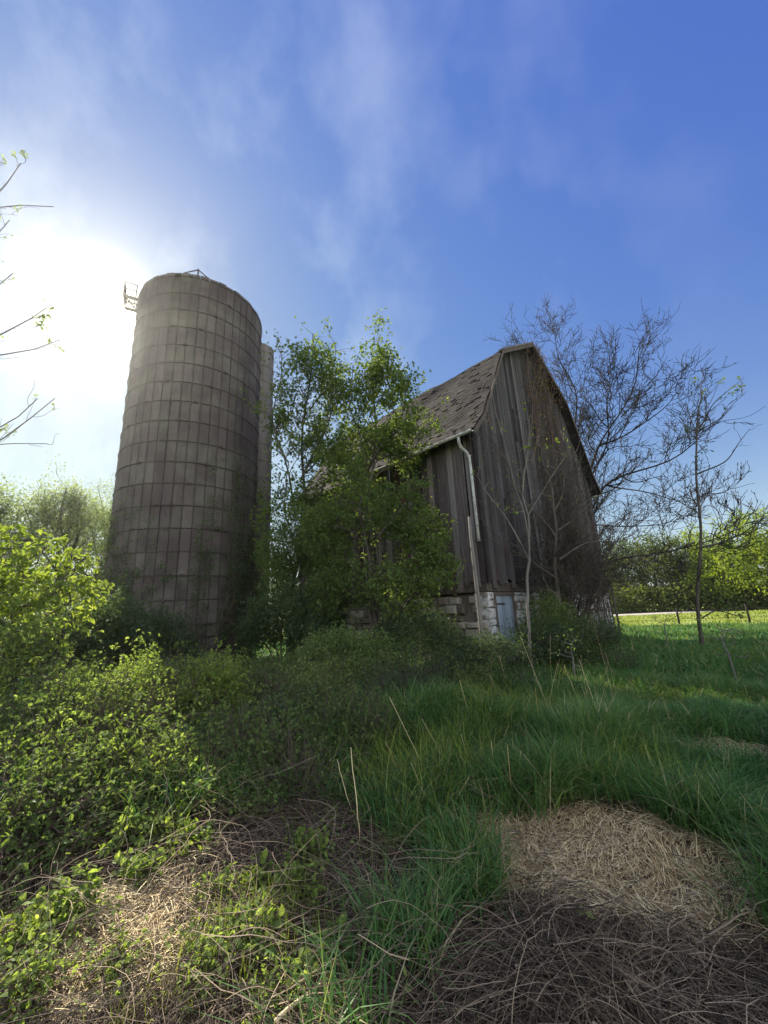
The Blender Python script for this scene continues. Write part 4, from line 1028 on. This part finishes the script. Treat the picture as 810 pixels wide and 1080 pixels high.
branch_tree('budding_tree', 'bare budding tree whose thin branches reach in beside the sun', 'tree', b, lim,
    [(2.6, .15, .5, 38, .3, .5, .35), (4, .06, .18, 42, .2, .6, .3)], None, M['bark_grey'], M['leaf_pale'], None, 81, 900, (.02, .045), rmin=.003, foliage_name='foliage', spread=.01, leaf_levels=1, wob=.03)

# big bare tree behind the barn
b = foot(606, 655, 23.5)
def rp(*pts): return [at(*p) - b for p in pts]
lim = [([z0] + rp((608, 600, 23.3), (614, 552, 23), (618, 500, 23)), .19, .08),
       (rp((614, 552, 23), (640, 512, 22.5), (668, 496, 22), (705, 486, 21.5), (738, 464, 21), (752, 448, 21)), .085, .015),
       (rp((618, 505, 23), (632, 470, 22.6), (655, 440, 22.5), (668, 400, 22.5), (676, 360, 22.5)), .075, .012),
       (rp((618, 505, 23), (606, 450, 23.4), (598, 400, 23.7), (584, 345, 24)), .07, .012),
       (rp((617, 520, 23), (640, 455, 23), (650, 400, 23.2), (645, 365, 23.2)), .06, .012),
       (rp((608, 610, 23.3), (650, 590, 22), (700, 580, 21), (745, 572, 20), (800, 550, 19)), .06, .010),
       (rp((618, 500, 23), (590, 440, 24), (565, 390, 25), (545, 345, 26)), .06, .010),
       (rp((632, 470, 22.6), (670, 455, 22), (700, 430, 21.8), (722, 405, 21.6)), .055, .010),
       (rp((640, 512, 22.5), (680, 520, 21.5), (720, 530, 21), (760, 520, 20.5)), .045, .008),
       (rp((614, 552, 23), (650, 555, 22), (700, 555, 21.5), (735, 540, 21)), .045, .008),
       (rp((655, 440, 22.5), (690, 400, 22.3), (704, 375, 22.3)), .04, .008)]
branch_tree('bare_tree', 'large spreading leafless tree behind the right side of the barn', 'tree', b, lim,
    [(2.3, 1.2, 3.0, 42, .28, .6, .12), (3.0, .5, 1.5, 42, .2, .6, .15), (2.8, .25, .8, 40, .2, .65, .15), (1.0, .15, .45, 40, .2, .7, .2)], None, M['bark_dark'], None, None, 91, rmin=.015, wob=.05)
# lone young tree in the right foreground meadow
b = foot(741, 686, 15.5)
lim = [([z0] + rp((738, 640, 15.5), (734, 580, 15.4), (736, 520, 15.4), (735, 455, 15.4)), .055, .024),
       (rp((735, 455, 15.3), (738, 425, 15.3), (741, 395, 15.3)), .03, .006), (rp((735, 458, 15.3), (726, 435, 15.3), (721, 425, 15.3)), .02, .006), (rp((735, 458, 15.3), (752, 425, 15.2), (785, 398, 15.1)), .025, .005),
       (rp((735, 500, 15.4), (765, 488, 15.3), (785, 460, 15.2), (791, 452, 15.2)), .028, .006), (rp((735, 455, 15.3), (755, 445, 15.2), (785, 415, 15.2)), .02, .005), (rp((734, 578, 15.4), (755, 575, 15.3), (785, 562, 15.1), (808, 545, 15)), .035, .008), (rp((735, 540, 15.4), (700, 520, 15.6), (672, 500, 15.8)), .018, .005),
       (rp((733, 572, 15.4), (700, 585, 15.6), (655, 588, 15.8)), .03, .007), (rp((740, 652, 15.5), (755, 643, 15.4), (800, 655, 15.2)), .022, .006), (rp((740, 650, 15.5), (728, 640, 15.6), (705, 655, 15.6)), .02, .005)]
branch_tree('young_bare_tree', 'thin young tree standing alone in the meadow with few leaves at its top', 'tree', b, lim,
    [(2.0, .35, .9, 40, .2, .55, .25), (2.4, .2, .55, 40, .2, .6, .2)], None, M['bark'], M['leaf_mid'], None, 92, 380, (.05, .1), rmin=.0065, wob=.025, foliage_name='leaves', leaf_levels=1, clump=-.6)
for nm, lab, px, py, d_, H, sd, nl in (('meadow_sapling', 'small bare forked sapling left of the lone young tree', 703, 672, 17, 1.3, 94, 20), ('meadow_sapling', 'knee-high leafy sapling at the right edge of the meadow', 776, 712, 9.5, 1.2, 95, 160), ('meadow_sapling', 'thin leafy stalk rising before the stone end of the gable', 604, 690, 9.3, 1.0, 96, 120)):
    b = foot(px, py, d_)
    make_tree(nm, lab, 'sapling', b, [([np.array([0, 0, z]) for z in np.linspace(0, H * .6, 5)], -1)], [(0, 0, H * .75, H * .4, H * .3, H * .35)],
              M['bark_grey'], M['leaf_mid'], seed=sd, natt=30, step=.14, kill=.2, Rt=.018, rmin=.004, nleaf=nl, lsize=(.04, .08), twigs=1, twl=(.1, .35), foliage_name='leaves')

# brambles and leafy undergrowth in the left foreground: separate mounds
G2 = 'bramble mounds in the left foreground'
BR = [(150, 745, 6.6, 'tall leafy bramble mound crowned with pale green shoots', .75, .45, 9000, 'leaf_bramble'),
      (205, 790, 5.6, 'bramble mound with bright lime leaves catching the sun', .55, .42, 6500, 'leaf_lime'),
      (70, 790, 5.6, 'bramble mound near the left edge among brown stems', .8, .4, 6000, 'leaf_mid'),
      (20, 700, 7.2, 'tall leafy mound under the yellow-green tree', .8, .6, 8500, 'leaf_bramble'),
      (110, 850, 4.5, 'low bramble with dark gaps and pale leaves', .6, .28, 3600, 'leaf_mid'),
      (300, 760, 7.0, 'shaded bush in the middle distance with loose pale twigs', .8, .42, 8000, 'leaf_mid'),
      (250, 735, 8.2, 'soft grey-green bush before the dark foot of the silo', .8, .4, 7500, 'leaf_mid'),
      (380, 745, 7.4, 'rounded green bush in the centre of the clearing', .85, .45, 8500, 'leaf_mid'),
      (445, 745, 7.6, 'dull green bush with bare arching canes', .7, .4, 5500, 'leaf_dark'),
      (560, 740, 7.6, 'small twiggy bush in the tall grass', .6, .32, 4200, 'leaf_dark'),
      (480, 708, 9.0, 'low green bush near the crumbled stones', .7, .35, 4500, 'leaf_mid'),
      (330, 815, 5.4, 'dark low bush full of dead canes', .55, .28, 3200, 'leaf_mid'),
      (170, 770, 6.0, 'pale green bramble crest in the middle of the left mounds', .6, .42, 5200, 'leaf_bramble'),
      (120, 790, 5.2, 'bramble mound of small leaves with a dark hollow below', .6, .32, 4200, 'leaf_bramble'),
      (255, 840, 4.8, 'low bramble with brown canes beside the shade edge', .5, .25, 3000, 'leaf_bramble'),
      (55, 845, 4.6, 'low mixed bramble with brown stems at the left', .55, .3, 3000, 'leaf_bramble'),
      (180, 865, 4.2, 'flat bramble patch over dead stems above the sprigs', .5, .2, 2200, 'leaf_bramble'),
      (300, 870, 4.2, 'fresh green clump just inside the silo shadow', .35, .22, 2400, 'leaf_mid'),
      (355, 700, 9.0, 'rounded pale bush in front of the leafy tree stems', .8, .4, 5000, 'leaf_mid'),
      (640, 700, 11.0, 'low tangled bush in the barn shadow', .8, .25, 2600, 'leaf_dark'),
      (330, 740, 7.6, 'grey-green bush in the centre left of the clearing', .75, .4, 5000, 'leaf_mid'),
      (420, 790, 6.2, 'dead-stemmed bush at the edge of the tall grass', .6, .3, 2600, 'leaf_dark'),
      (270, 800, 5.8, 'shadowed bush behind the fresh green clump', .6, .32, 3600, 'leaf_mid'),
      (500, 745, 7.6, 'grassy bush between the clearing and the door', .6, .32, 3000, 'leaf_mid'),
      (370, 840, 4.9, 'low dark growth by the tall dry stalks', .4, .2, 1800, 'leaf_mid'),
      (355, 850, 4.7, 'tangled bush with brown canes behind the near tuft of grass', .5, .26, 3000, 'leaf_mid'),
      (300, 845, 4.9, 'shadowed tangle of leaves and dead canes', .5, .24, 2600, 'leaf_dark'),
      (255, 870, 4.3, 'small dark bush below the fresh green clump', .4, .2, 2000, 'leaf_mid'),
      (310, 905, 3.75, 'tiny tangled bush left of the tall dry stalks', .3, .16, 1300, 'leaf_mid'),
      (345, 790, 6.2, 'loose bush behind the tall dry stalks', .6, .34, 3400, 'leaf_bramble'),
      (400, 860, 4.6, 'small bush where tall grass meets the tangle', .35, .2, 1500, 'leaf_mid'),
      (225, 725, 7.6, 'green crest rising behind the lime bramble', .7, .38, 4600, 'leaf_bramble'),
      (30, 880, 4.0, 'dark bramble at the left edge above the straw', .5, .3, 3200, 'leaf_mid')]
for i_, (px, py, d_, lab, rx_, rz_, nl, mt_) in enumerate(BR):
    m_px = d_ / 415.0
    shrub('bramble_bush', lab, px, py + 25, d_, [(px, py, d_, rx_, rx_ * .8, rz_), (px - rx_ / m_px * .55, py + 12, d_ - .2, rx_ * .6, rx_ * .6, rz_ * .8), (px + rx_ / m_px * .55, py + 12, d_ + .2, rx_ * .6, rx_ * .6, rz_ * .75)],
          mt_, 110 + i_, int(nl * (1.6 if px > 90 else 1.1)), (.018, .05) if d_ < 6.8 else (.025, .06), 8, 650, .12, .011, G2, wood='twig_brown' if d_ < 6.3 else 'bark', twigs=4, twl=(.12, .4), clump=.1, spread=.04, tw_r=.003, fan=3, thin=4)
G3 = 'small leafy plants in the near straw'
for i_, (px, py, d_, lab, r_, nl) in enumerate([(195, 930, 3.35, 'small pale-leaved plant leaning over the brown straw', .2, 330), (270, 905, 3.6, 'bushy bright plant beside crossing dead sticks', .25, 500), (150, 950, 3.2, 'yellowish leafy sprig low in the straw', .16, 220),
        (310, 985, 2.75, 'upright plant with fresh broad leaves near the bottom', .2, 380), (215, 1050, 2.35, 'broad patch of young leaves at the bottom edge', .26, 520), (345, 1055, 2.3, 'leafy plant at the bottom edge beside the long stick', .2, 330), (60, 905, 3.7, 'dark leafy sprig at the left among canes', .25, 300),
        (20, 1040, 2.5, 'bright weedy plant in the bottom left corner', .22, 420), (70, 965, 3.0, 'leafy lime sprig between the dark bramble and the brown straw', .22, 380), (20, 985, 2.9, 'small plant at the left edge over dead stems', .2, 300), (225, 985, 2.85, 'small bright plant in the middle of the brown straw', .18, 300), (130, 905, 3.65, 'low pale plant before the dark bramble', .24, 420), (205, 895, 3.8, 'lime plant among canes above the straw', .22, 380),
        (120, 1030, 2.5, 'small lime plant by the bottom left grass', .16, 240), (265, 1020, 2.5, 'leafy plant between the bottom patch and the stick', .2, 380),
        (165, 905, 3.6, 'spreading pale sprig above the brown straw', .25, 420), (100, 880, 3.9, 'leafy lime stem leaning from the dark bramble', .24, 420), (235, 870, 4.0, 'upright lime plant at the edge of the shadow', .22, 420), (330, 940, 3.0, 'green plant half inside the shadow', .2, 340), (290, 1072, 2.15, 'low leaves at the foot of the long pale stick', .16, 260),
        (628, 1000, 2.6, 'lone sprig with two yellow-green leaves on the bare brown ground', .06, 6), (275, 960, 2.9, 'middle leafy plant linking the two bright sprigs', .18, 260)]):
    shrub('leafy_plant', lab, px, py + 22, d_, [(px, py, d_, r_, r_, r_ * .6), (px, py + 15, d_, r_ * 1.2, r_, r_ * .4)], ('leaf_lime', 'leaf_bramble', 'leaf_bramble')[i_ % 3] if i_ != 6 else 'leaf_mid', 140 + i_, int(nl * 1.6) if nl > 10 else nl, [(.02, .05), (.015, .038), (.025, .06)][i_ % 3], 7, 90, .06, .004, G3, wood='twig_brown', twigs=2, twl=(.03, .1), spread=.02, tw_r=.0015, wide=1.2)

# tree line beyond the road
G4 = 'trees lining the far side of the field'
FT = [(600, 92, 8.5, 'far', 'dark'), (640, 78, 9.5, 'far', 'mid'), (668, 74, 10.5, 'far', 'mid'), (697, 72, 10.5, 'far', 'mid'), (726, 76, 9.5, 'far', 'mid'), (752, 80, 9.0, 'far', 'mid'), (792, 70, 11.0, 'lime', 'lime'), (828, 70, 11, 'lime', 'lime'), (770, 84, 9, 'far', 'dark'), (480, 90, 8, 'far', 'dark'), (380, 85, 8, 'far', 'dark'), (300, 80, 8, 'far', 'dark'), (20, 60, 8, 'far', 'dark'), (90, 66, 8, 'far', 'dark'), (-60, 60, 9, 'far', 'dark'), (880, 72, 10, 'far', 'mid')]
FL = ['dull far tree just beside the barn corner', 'first full tree of the far row beyond the barn', 'broad olive tree in the far row', 'olive tree of the far row behind the bare sapling branch', 'lower shaded tree of the far row near the lone young tree', 'far tree with a gap of sky above it', 'bright lime tree at the right end of the far row', 'bright lime tree cut by the right edge', 'dark tree set back between the olive and lime trees',
      'far tree behind the barn', 'far tree seen past the leafy trees', 'far tree between silo and barn', 'far dark tree low at the left edge', 'far dark tree left of the silo foot', 'far tree beyond the left edge', 'far tree beyond the right edge']
rg = np.random.default_rng(7)
for i_, ((px, d_, H, kind_, _), lab) in enumerate(zip(FT, FL)):
    H = H * 1.2; b = foot(px, 640, d_); R0 = H * .40
    bb = [(0, 0, H * .55, R0, R0, H * .42), (0, 0, H * .2, R0 * .9, R0 * .9, H * .18)]
    for _k in range(5):
        a = rg.uniform(0, 6.28); bb.append((R0 * .75 * math.cos(a), R0 * .75 * math.sin(a), H * rg.uniform(.3, .75), R0 * .5, R0 * .5, H * .2))
    make_tree('field_tree', lab, 'tree', b, [([np.array([0, 0, z]) for z in np.linspace(0, H * .45, 5)], -1)], bb, M['bark_dark'], M['leaf_far' if kind_ == 'far' else 'leaf_far_lime'],
              seed=200 + i_, natt=260, step=.8, kill=1.0, infl=6, Rt=.22, rmin=.03, nleaf=7500, lsize=(.24, .45), twigs=2, twl=(.5, 1.3), tw_r=.02, spread=.4, group=G4, clump=.7, thin=4, droop=.4)
# low hedge under the far trees
rg = np.random.default_rng(8); n = 42000
az = rg.uniform(-10, 62, n); az = np.radians(az); dd_ = rg.uniform(66, 73, n); z = rg.random(n) ** 1.1 * (3.6 + 1.2 * vnoise(az * 30, dd_ * 0))
V, F, A = leaves(np.stack([dd_ * np.sin(az), dd_ * np.cos(az), z], -1), rg.normal(0, 1, (n, 3)), rg.uniform(.3, .55, n), rg)
tag(mesh_obj('undergrowth', V, F, M['leaf_far'], None, A), 'dark undergrowth below the far row of trees', 'undergrowth', kind='stuff')

# old wire fence by the road
f0 = foot(715, 652, 33); 
fence = thing('wire_fence', 'low old wire fence with rough posts at the edge of the sunlit field', 'fence', tuple(f0))
mb = None; tops = []
for i_, x in enumerate((-12, -6, 0.0, 4.2, 9.5, 15)):
    pb = np.array([x * .8, -x * .35, 0]); mb = MB(); h = 1.15 + .1 * math.sin(i_ * 3)
    zg = gz(*(pb + f0)[:2]) - f0[2]
    mb.tube([pb + [0, 0, zg - .2], pb + [.02, 0, zg + h * .5], pb + [.05 * math.sin(i_), 0, zg + h]], [.07, .06, .055], 7); mb.build('post', M['bark_dark'], fence, True); tops.append(pb + [0, -.07, zg])
for h in (.45, .95):
    mb = MB(); P = []
    for a_, c_ in zip(tops[:-1], tops[1:]):
        for t in np.linspace(0, 1, 6)[:-1]: P.append(a_ * (1 - t) + c_ * t + np.array([0, 0, h - .25 * t * (1 - t)]))
    P.append(tops[-1] + np.array([0, 0, h])); mb.tube(P, .012, 4); mb.build('wire', M['rust'], fence)

# ------------------------------------------------------------------ grass, straw, dead stems
rng = np.random.default_rng(77)
def polar(n, r0, r1, pw, az0=-56, az1=56):
    u = rng.random(n); r = (r0 ** (1 - pw) + u * (r1 ** (1 - pw) - r0 ** (1 - pw))) ** (1 / (1 - pw)) if pw != 1 else r0 * (r1 / r0) ** u
    a = np.radians(rng.uniform(az0, az1, n)); return r * np.sin(a), r * np.cos(a), r, a
def ell(x, y, cx, cy, rx, ry, rot=0):
    c_, s_ = math.cos(rot), math.sin(rot); u = (x - cx) * c_ + (y - cy) * s_; v = -(x - cx) * s_ + (y - cy) * c_
    return np.sqrt((u / rx) ** 2 + (v / ry) ** 2)
def gpt(px, py):
    d = ray(px, py); h = math.hypot(d[0], d[1]); r = -EYE / d[2] * h; return d[0] / h * r, d[1] / h * r
S1 = gpt(640, 905); S2 = gpt(750, 798); S3 = gpt(150, 990); S4 = gpt(640, 1040)
def bare(x, y):
    """1 inside bare straw/twig areas, 0 in the grass"""
    e = 0.16 * vnoise(x * 2.3, y * 2.3, 9) + .15 * vnoise(x * 6, y * 6, 19) - .12 
    m1 = np.clip(2.2 * (1.08 - ell(x, y, S1[0] - .05, S1[1] - .05, 1.02, .66, -.25) - e), 0, 1)
    m2 = np.clip(3 * (1.0 - ell(x, y, S2[0], S2[1], .85, .4, -.1) - e), 0, 1)
    m3 = np.clip(2.5 * (1.0 - ell(x, y, S4[0] + .1, S4[1] - .15, 1.6, .85, 0) - e), 0, 1)
    m4 = np.clip(2.0 * (1.15 - ell(x, y, -1.4, 2.5, 2.0, 1.1, .2) - e), 0, 1)
    m5 = np.clip((.55 * x + .9 - y * .0 - .25 * e + .3 * (y - 2)) * 0, 0, 1) + .93 * ((y < 3.3) & ((x < -.16 + .22 * vnoise(x * 5, y * 5, 60)) | (x > .40 + .1 * (y - 2) + .25 * vnoise(x * 5, y * 5, 61))) & (x < 1.4))
    left = np.clip((-.1 + .5 * np.clip(y - 3.8, 0, 9) + .35 * vnoise(x * 1.5, y * 1.5, 30) * np.clip(y / 5, .2, 1) - x) * 4, 0, 1) * np.clip((8.8 - y) * .8, 0, 1) * np.where(y < 3.1, .985, .84)
    return np.maximum.reduce([m1, m2, m3, m4, m5, left])
def in_building(x, y):
    u = (x - BX) * bu[0] + (y - BY) * bu[1]; v = (x - BX) * bv[0] + (y - BY) * bv[1]
    return ((u > -.1) & (u < BW + .1) & (v > -.05) & (v < BL + .1)) | (np.hypot(x - SX, y - SY) < SR + .05)
def blades(n, r0, r1, pw, hfun, wfun, K, keep, mat, name, label, bendk=.5, vfun=None):
    x, y, r, a = polar(n, r0, r1, pw)
    k = keep(x, y, r) & ~in_building(x, y); x, y, r = x[k], y[k], r[k]; n = len(x)
    z = ground(x, y); cl = vnoise(x * 2.1, y * 2.1, 3); cl2 = vnoise(x * .7, y * .7, 8)
    h = hfun(x, y, r, cl, cl2) * rng.uniform(.55, 1.15, n)
    w = wfun(r) * rng.uniform(.7, 1.3, n)
    la = rng.uniform(0, 2 * np.pi, n) * .85 + 2.5 * cl + 1.5 * cl2 + rng.normal(0, .6, n)
    ld = np.stack([np.cos(la), np.sin(la), np.zeros(n)], -1)
    lean = rng.uniform(.05, .35, n) * h; curl = np.abs(rng.normal(bendk, .3, n)) * h
    t = np.linspace(0, 1, K)
    P = np.stack([x, y, z - .02], -1)[:, None] + ld[:, None] * (lean[:, None] * t + curl[:, None] * t ** 2.6)[..., None]
    P[:, :, 2] += h[:, None] * (t - (curl / (h + 1e-6))[:, None] * .42 * t ** 3)
    Wd = w[:, None] * np.clip(1.15 - t ** 1.8 * 1.12, .04, 1)[None] * np.array([.7] + [1] * (K - 1))
    fa = la + np.pi / 2 + rng.normal(0, .5, n); face = np.stack([np.cos(fa), np.sin(fa), np.zeros(n)], -1)
    v = np.clip(rng.random(n) * .55 + .3 * (.5 + .5 * cl) + .12, 0, .9); dry = rng.random(n) < .06; v[dry] = 1
    V, F, A = ribbons(P, Wd, face, v); o = mesh_obj(name, V, F, mat, None, A); return tag(o, label, 'grass', kind='stuff')
blades(330000, 1.8, 11, .8, lambda x, y, r, c1, c2: np.clip(.36 + .20 * c1 + .09 * c2, .08, .7), lambda r: .0075 + .0006 * r, 5,
       lambda x, y, r: rng.random(len(x)) > bare(x, y) * 1.02, M['grass'], 'tall_grass', 'lush dark green tall grass around the straw patches', .55)
blades(230000, 9.5, 30, .8, lambda x, y, r, c1, c2: np.clip(.36 + .1 * c1 + .1 * c2, .1, .6), lambda r: .008 + .0012 * r, 4,
       lambda x, y, r: (rng.random(len(x)) > .1) & (y > 3), M['grass'], 'meadow_grass', 'deep green grass between the barn and the foreground', .4)
blades(70000, 25, 64, .6, lambda x, y, r, c1, c2: np.clip(.18 + .1 * c2 + .05 * c1, .06, .4), lambda r: .0012 * r + .01, 3,
       lambda x, y, r: ~((y > 49.0 + .02 * x) & (y < 55.3 + .02 * x)) & (x > -60), M['grass_lime'], 'field_grass', 'short sunlit grass of the field beyond the barn', .3)
blades(9000, 1.7, 3.6, .6, lambda x, y, r, c1, c2: np.clip(.17 + .07 * c1, .05, .3), lambda r: .006 + 0 * r, 5,
       lambda x, y, r: (x < .25) & (vnoise(x * 3.5, y * 3.5, 5) > .25), M['grass_lime'], 'short_grass', 'bright thin tufts of new grass in the straw at lower left', .25)

def litter(n, r0, r1, pw, keep, ln, rad, lift, mat, name, label, K=6, az0=-56, az1=56, updown=.12, curve=.25, ribbon=False, swirl=1.3, lump=0.0):
    x, y, r, a = polar(n, r0, r1, pw, az0, az1); w_ = keep(x, y)
    k = (rng.random(n) < w_) & ~in_building(x, y); x, y = x[k], y[k]; n = len(x)
    L_ = rng.uniform(*ln, n) * rng.uniform(.4, 1, n); h = vnoise(x * swirl, y * swirl, 6) * 2.2 + rng.normal(0, .7, n)
    d = np.stack([np.cos(h), np.sin(h), rng.normal(0, updown, n)], -1)
    t = np.linspace(-.5, .5, K); side = np.stack([-np.sin(h), np.cos(h), np.zeros(n)], -1)
    P = np.stack([x, y, np.zeros(n)], -1)[:, None] + d[:, None] * (L_[:, None] * t)[..., None]
    P += side[:, None] * (rng.normal(0, curve, n) * L_)[:, None, None] * (t ** 2 * 2)[None, :, None]
    P[:, :, :2] += rng.normal(0, .008, P[:, :, :2].shape) * L_[:, None, None]
    up = np.abs(rng.normal(0, lift, n)) + lump * np.clip(vnoise(x * 6, y * 6, 31), 0, 1) * rng.random(n)
    P[:, :, 2] += ground(P[:, :, 0], P[:, :, 1]) + up[:, None] + rad[0] + (rng.uniform(0, .25, n) * L_)[:, None] * (1 - 4 * t ** 2)[None] * .6
    R = rng.uniform(rad[0], rad[1], n)[:, None] * np.linspace(1, .5, K)[None]
    if ribbon: V, F, A = ribbons(P, R * 3.2, None, None, rng)
    else: V, F, A = rods(P, R, 3, None, rng)
    return tag(mesh_obj(name, V, F, mat, None, A), label, 'dead plants', kind='stuff')
sm = lambda x, y: np.clip(np.maximum.reduce([2.6 * (1.15 - ell(x, y, S1[0] - .05, S1[1], 1.0, .55, -.25)), 3 * (1.05 - ell(x, y, S2[0], S2[1], .85, .4, -.1)), 1.5 * (1.0 - ell(x, y, S3[0] - .1, S3[1] - .05, .8, .5, .3)) - .25 * vnoise(x * 3, y * 3, 40)]), 0, 1)
litter(210000, 1.8, 7.5, .9, sm, (.05, .26), (.0008, .0018), .02, M['straw'], 'dry_straw', 'matted tan dry straw lying in the bare patches', ribbon=True, curve=.35, swirl=4.0, lump=.09, updown=.2)
litter(120000, 1.6, 9, 1.1, lambda x, y: .05 + .8 * bare(x, y) * (1 - .75 * sm(x, y)), (.04, .28), (.0006, .0017), .025, M['deadstem'], 'dead_stems', 'dark litter of broken stems and leaves over the soil', curve=.3, swirl=2.5, lump=.07)
litter(4200, 1.8, 9, .9, lambda x, y: .06 + .7 * bare(x, y) * (x < 1.0), (.3, 1.1), (.0009, .0022), .14, M['deadstem'], 'dead_canes', 'arching dead bramble canes through the foreground', K=12, updown=.3, curve=.5)

# countable fallen sticks and dry stalks
def stick(name, label, pts, r0, seed, cat='stick', mat='straw'):
    P = [at(*p) for p in pts]; b_ = P[0].copy(); b_[2] = gz(b_[0], b_[1])
    Q = resample([p - b_ for p in P], 6); rg2 = np.random.default_rng(seed); Q = np.array(Q) + rg2.normal(0, r0 * .7, (len(Q), 3))
    mb = MB(); mb.tube(Q, np.linspace(r0, r0 * .45, len(Q)) * (1.35 if cat == 'stick' else 1), 6, .8); o = mb.build(name, M[mat], None, True); o.location = tuple(b_)
    return tag(o, label, cat)
stick('dead_stick', 'long pale stick slanting up from the bottom edge', [(290, 1078, 1.95), (360, 1020, 2.3), (425, 968, 2.6)], .006, 1)
stick('dead_stick', 'pale stick crossing above the long slanting one', [(270, 1000, 2.7), (345, 985, 2.75), (390, 965, 2.8)], .005, 2)
stick('dead_stick', 'short pale stick pointing down at the bottom centre', [(437, 1005, 2.5), (444, 1050, 2.3), (452, 1078, 2.1)], .005, 3)
stick('dead_stick', 'thin grey stick leaning over the dark twigs at lower right', [(670, 1060, 2.3), (720, 1000, 2.7), (790, 960, 3.0)], .006, 4, mat='deadstem')
stick('dead_stick', 'pale dead cane crossing the brown stems below the lime bramble', [(140, 868, 4.3), (200, 858, 4.4), (262, 812, 4.5)], .007, 5)
stick('dead_stick', 'level pale cane lying over the straw left of centre', [(130, 872, 4.1), (220, 862, 4.2), (330, 870, 4.3)], .006, 6)
stick('dry_stalk', 'tall upright dry stalk standing in the middle foreground', [(382, 935, 3.2), (378, 860, 3.25), (370, 788, 3.3)], .005, 7, 'stalk')
stick('dry_stalk', 'second dry stalk leaning right of the tall upright one', [(385, 900, 3.6), (366, 840, 3.6), (355, 800, 3.7)], .004, 8, 'stalk')

def weeds(n, r0, r1, pw, keep, hmax, lsize, mat, name, label, az0=-56, az1=56):
    x, y, r, a = polar(n, r0, r1, pw, az0, az1); k = (rng.random(n) < keep(x, y)) & ~in_building(x, y); x, y = x[k], y[k]; n = len(x)
    hh = hmax * (.35 + .65 * np.clip(.5 + .8 * vnoise(x * 1.9, y * 1.9, 12), 0, 1)); z = ground(x, y) + hh * rng.random(n) ** .7
    d = rng.normal(0, 1, (n, 3)) * np.array([1, 1, .35]) + np.array([0, 0, -.1])
    v = np.clip(rng.random(n) * .6 + .4 * (.5 + .5 * vnoise(x * 2.5, y * 2.5, 13)), 0, 1)
    V, F, A = leaves(np.stack([x, y, z], -1), d, rng.uniform(*lsize, n), rng, v, 1.2, .8)
    ns = n // 14; P = np.stack([x[:ns], y[:ns], ground(x[:ns], y[:ns])], -1); t = np.linspace(0, 1, 5)
    P = P[:, None] + t[None, :, None] * (np.stack([rng.normal(0, .05, ns), rng.normal(0, .05, ns), hh[:ns]], -1))[:, None]
    V2 = rods(P, np.full((ns, 5), .0018), 3, np.full(ns, .3), rng)
    V, F, A = join([(V, F, A), V2]); return tag(mesh_obj(name, V, F, mat, None, A), label, 'ground cover', kind='stuff')
left_w = lambda x, y: np.clip((.3 + .5 * np.clip(y - 3.8, 0, 9) - x) * 1.2, 0, 1) * np.clip(2 * vnoise(x * 2.4, y * 2.4, 15) + .3, 0, 1) * np.clip((np.hypot(x, y) - 2.6) * .8, .12, 1)
weeds(80000, 1.9, 11, .8, left_w, .26, (.014, .036), M['leaf_bramble'], 'ground_cover', 'low leafy weeds spreading between the bramble mounds')
weeds(26000, 5, 13, .5, lambda x, y: np.clip(vnoise(x * 1.2, y * 1.2, 17) + .1, 0, 1), .38, (.035, .07), M['leaf_mid'], 'weed_cover', 'taller dull weeds among the grass before the barn')

litter(2600, 3.5, 22, .9, lambda x, y: np.clip(.25 + .6 * vnoise(x * 1.1, y * 1.1, 44), 0, 1) * (bare(x, y) < .5), (.35, .8), (.0016, .003), .05, M['straw'], 'dry_stalks', 'scattered dry tan stalks standing in the meadow grass', K=5, updown=2.2, curve=.2)

def flat_leaves(n, keep, lsize, mat, name, label):
    x, y, r, a = polar(n, 1.7, 9, 1.0); k = rng.random(n) < keep(x, y); x, y = x[k], y[k]; n = len(x)
    d = rng.normal(0, 1, (n, 3)) * np.array([1, 1, .25]); P = np.stack([x, y, ground(x, y) + np.abs(rng.normal(0, .02, n)) + .005], -1)
    V, F, A = leaves(P, d, rng.uniform(*lsize, n), rng, None, 1.3, 1.2); return tag(mesh_obj(name, V, F, mat, None, A), label, 'leaf litter', kind='stuff')
flat_leaves(30000, lambda x, y: .1 + .6 * bare(x, y), (.012, .035), M["deadstem"], "leaf_litter", 'dry fallen leaves and husks on the bare soil')

blades(45000, 2.2, 14, .8, lambda x, y, r, c1, c2: np.clip(.46 + .16 * c2, .2, .75), lambda r: .004 + .0005 * r, 6,
       lambda x, y, r: (rng.random(len(x)) > bare(x, y)) & (vnoise(x * 1.3, y * 1.3, 70) > -.1), M['grass_lime'], 'mixed_grass', 'thin olive and yellowing grasses mixed through the tall grass', .7)

# thin scattering haze, added to veil the silo with glare around the sun
HX, HY0, HY1, HT = 130, -30, 125, 16.8
hm, hnt, hout = new_mat('haze')
hv = hnt.nodes.new('ShaderNodeVolumePrincipled'); hv.inputs['Color'].default_value = (0.98, 0.97, 0.95, 1)
hv.inputs['Density'].default_value = HAZE; hv.inputs['Anisotropy'].default_value = 0.8
hnt.links.new(hv.outputs[0], hout.inputs['Volume'])
hb = MB(); hb.box((-HX, HY0, -2.0), (HX, HY1, HT)); tag(hb.build('haze', hm), 'thin haze added in the air for the veil of sun glare', 'haze', kind='stuff')

litter(9000, 1.8, 6.5, .8, lambda x, y: .9 * bare(x, y) * (1 - .85 * sm(x, y)), (.25, .7), (.0014, .0028), .04, M['deadstem'], 'broken_stems', 'thicker broken dead stems lying criss-cross on the bare ground', K=6, curve=.15, swirl=3.0, lump=.08, updown=.15)
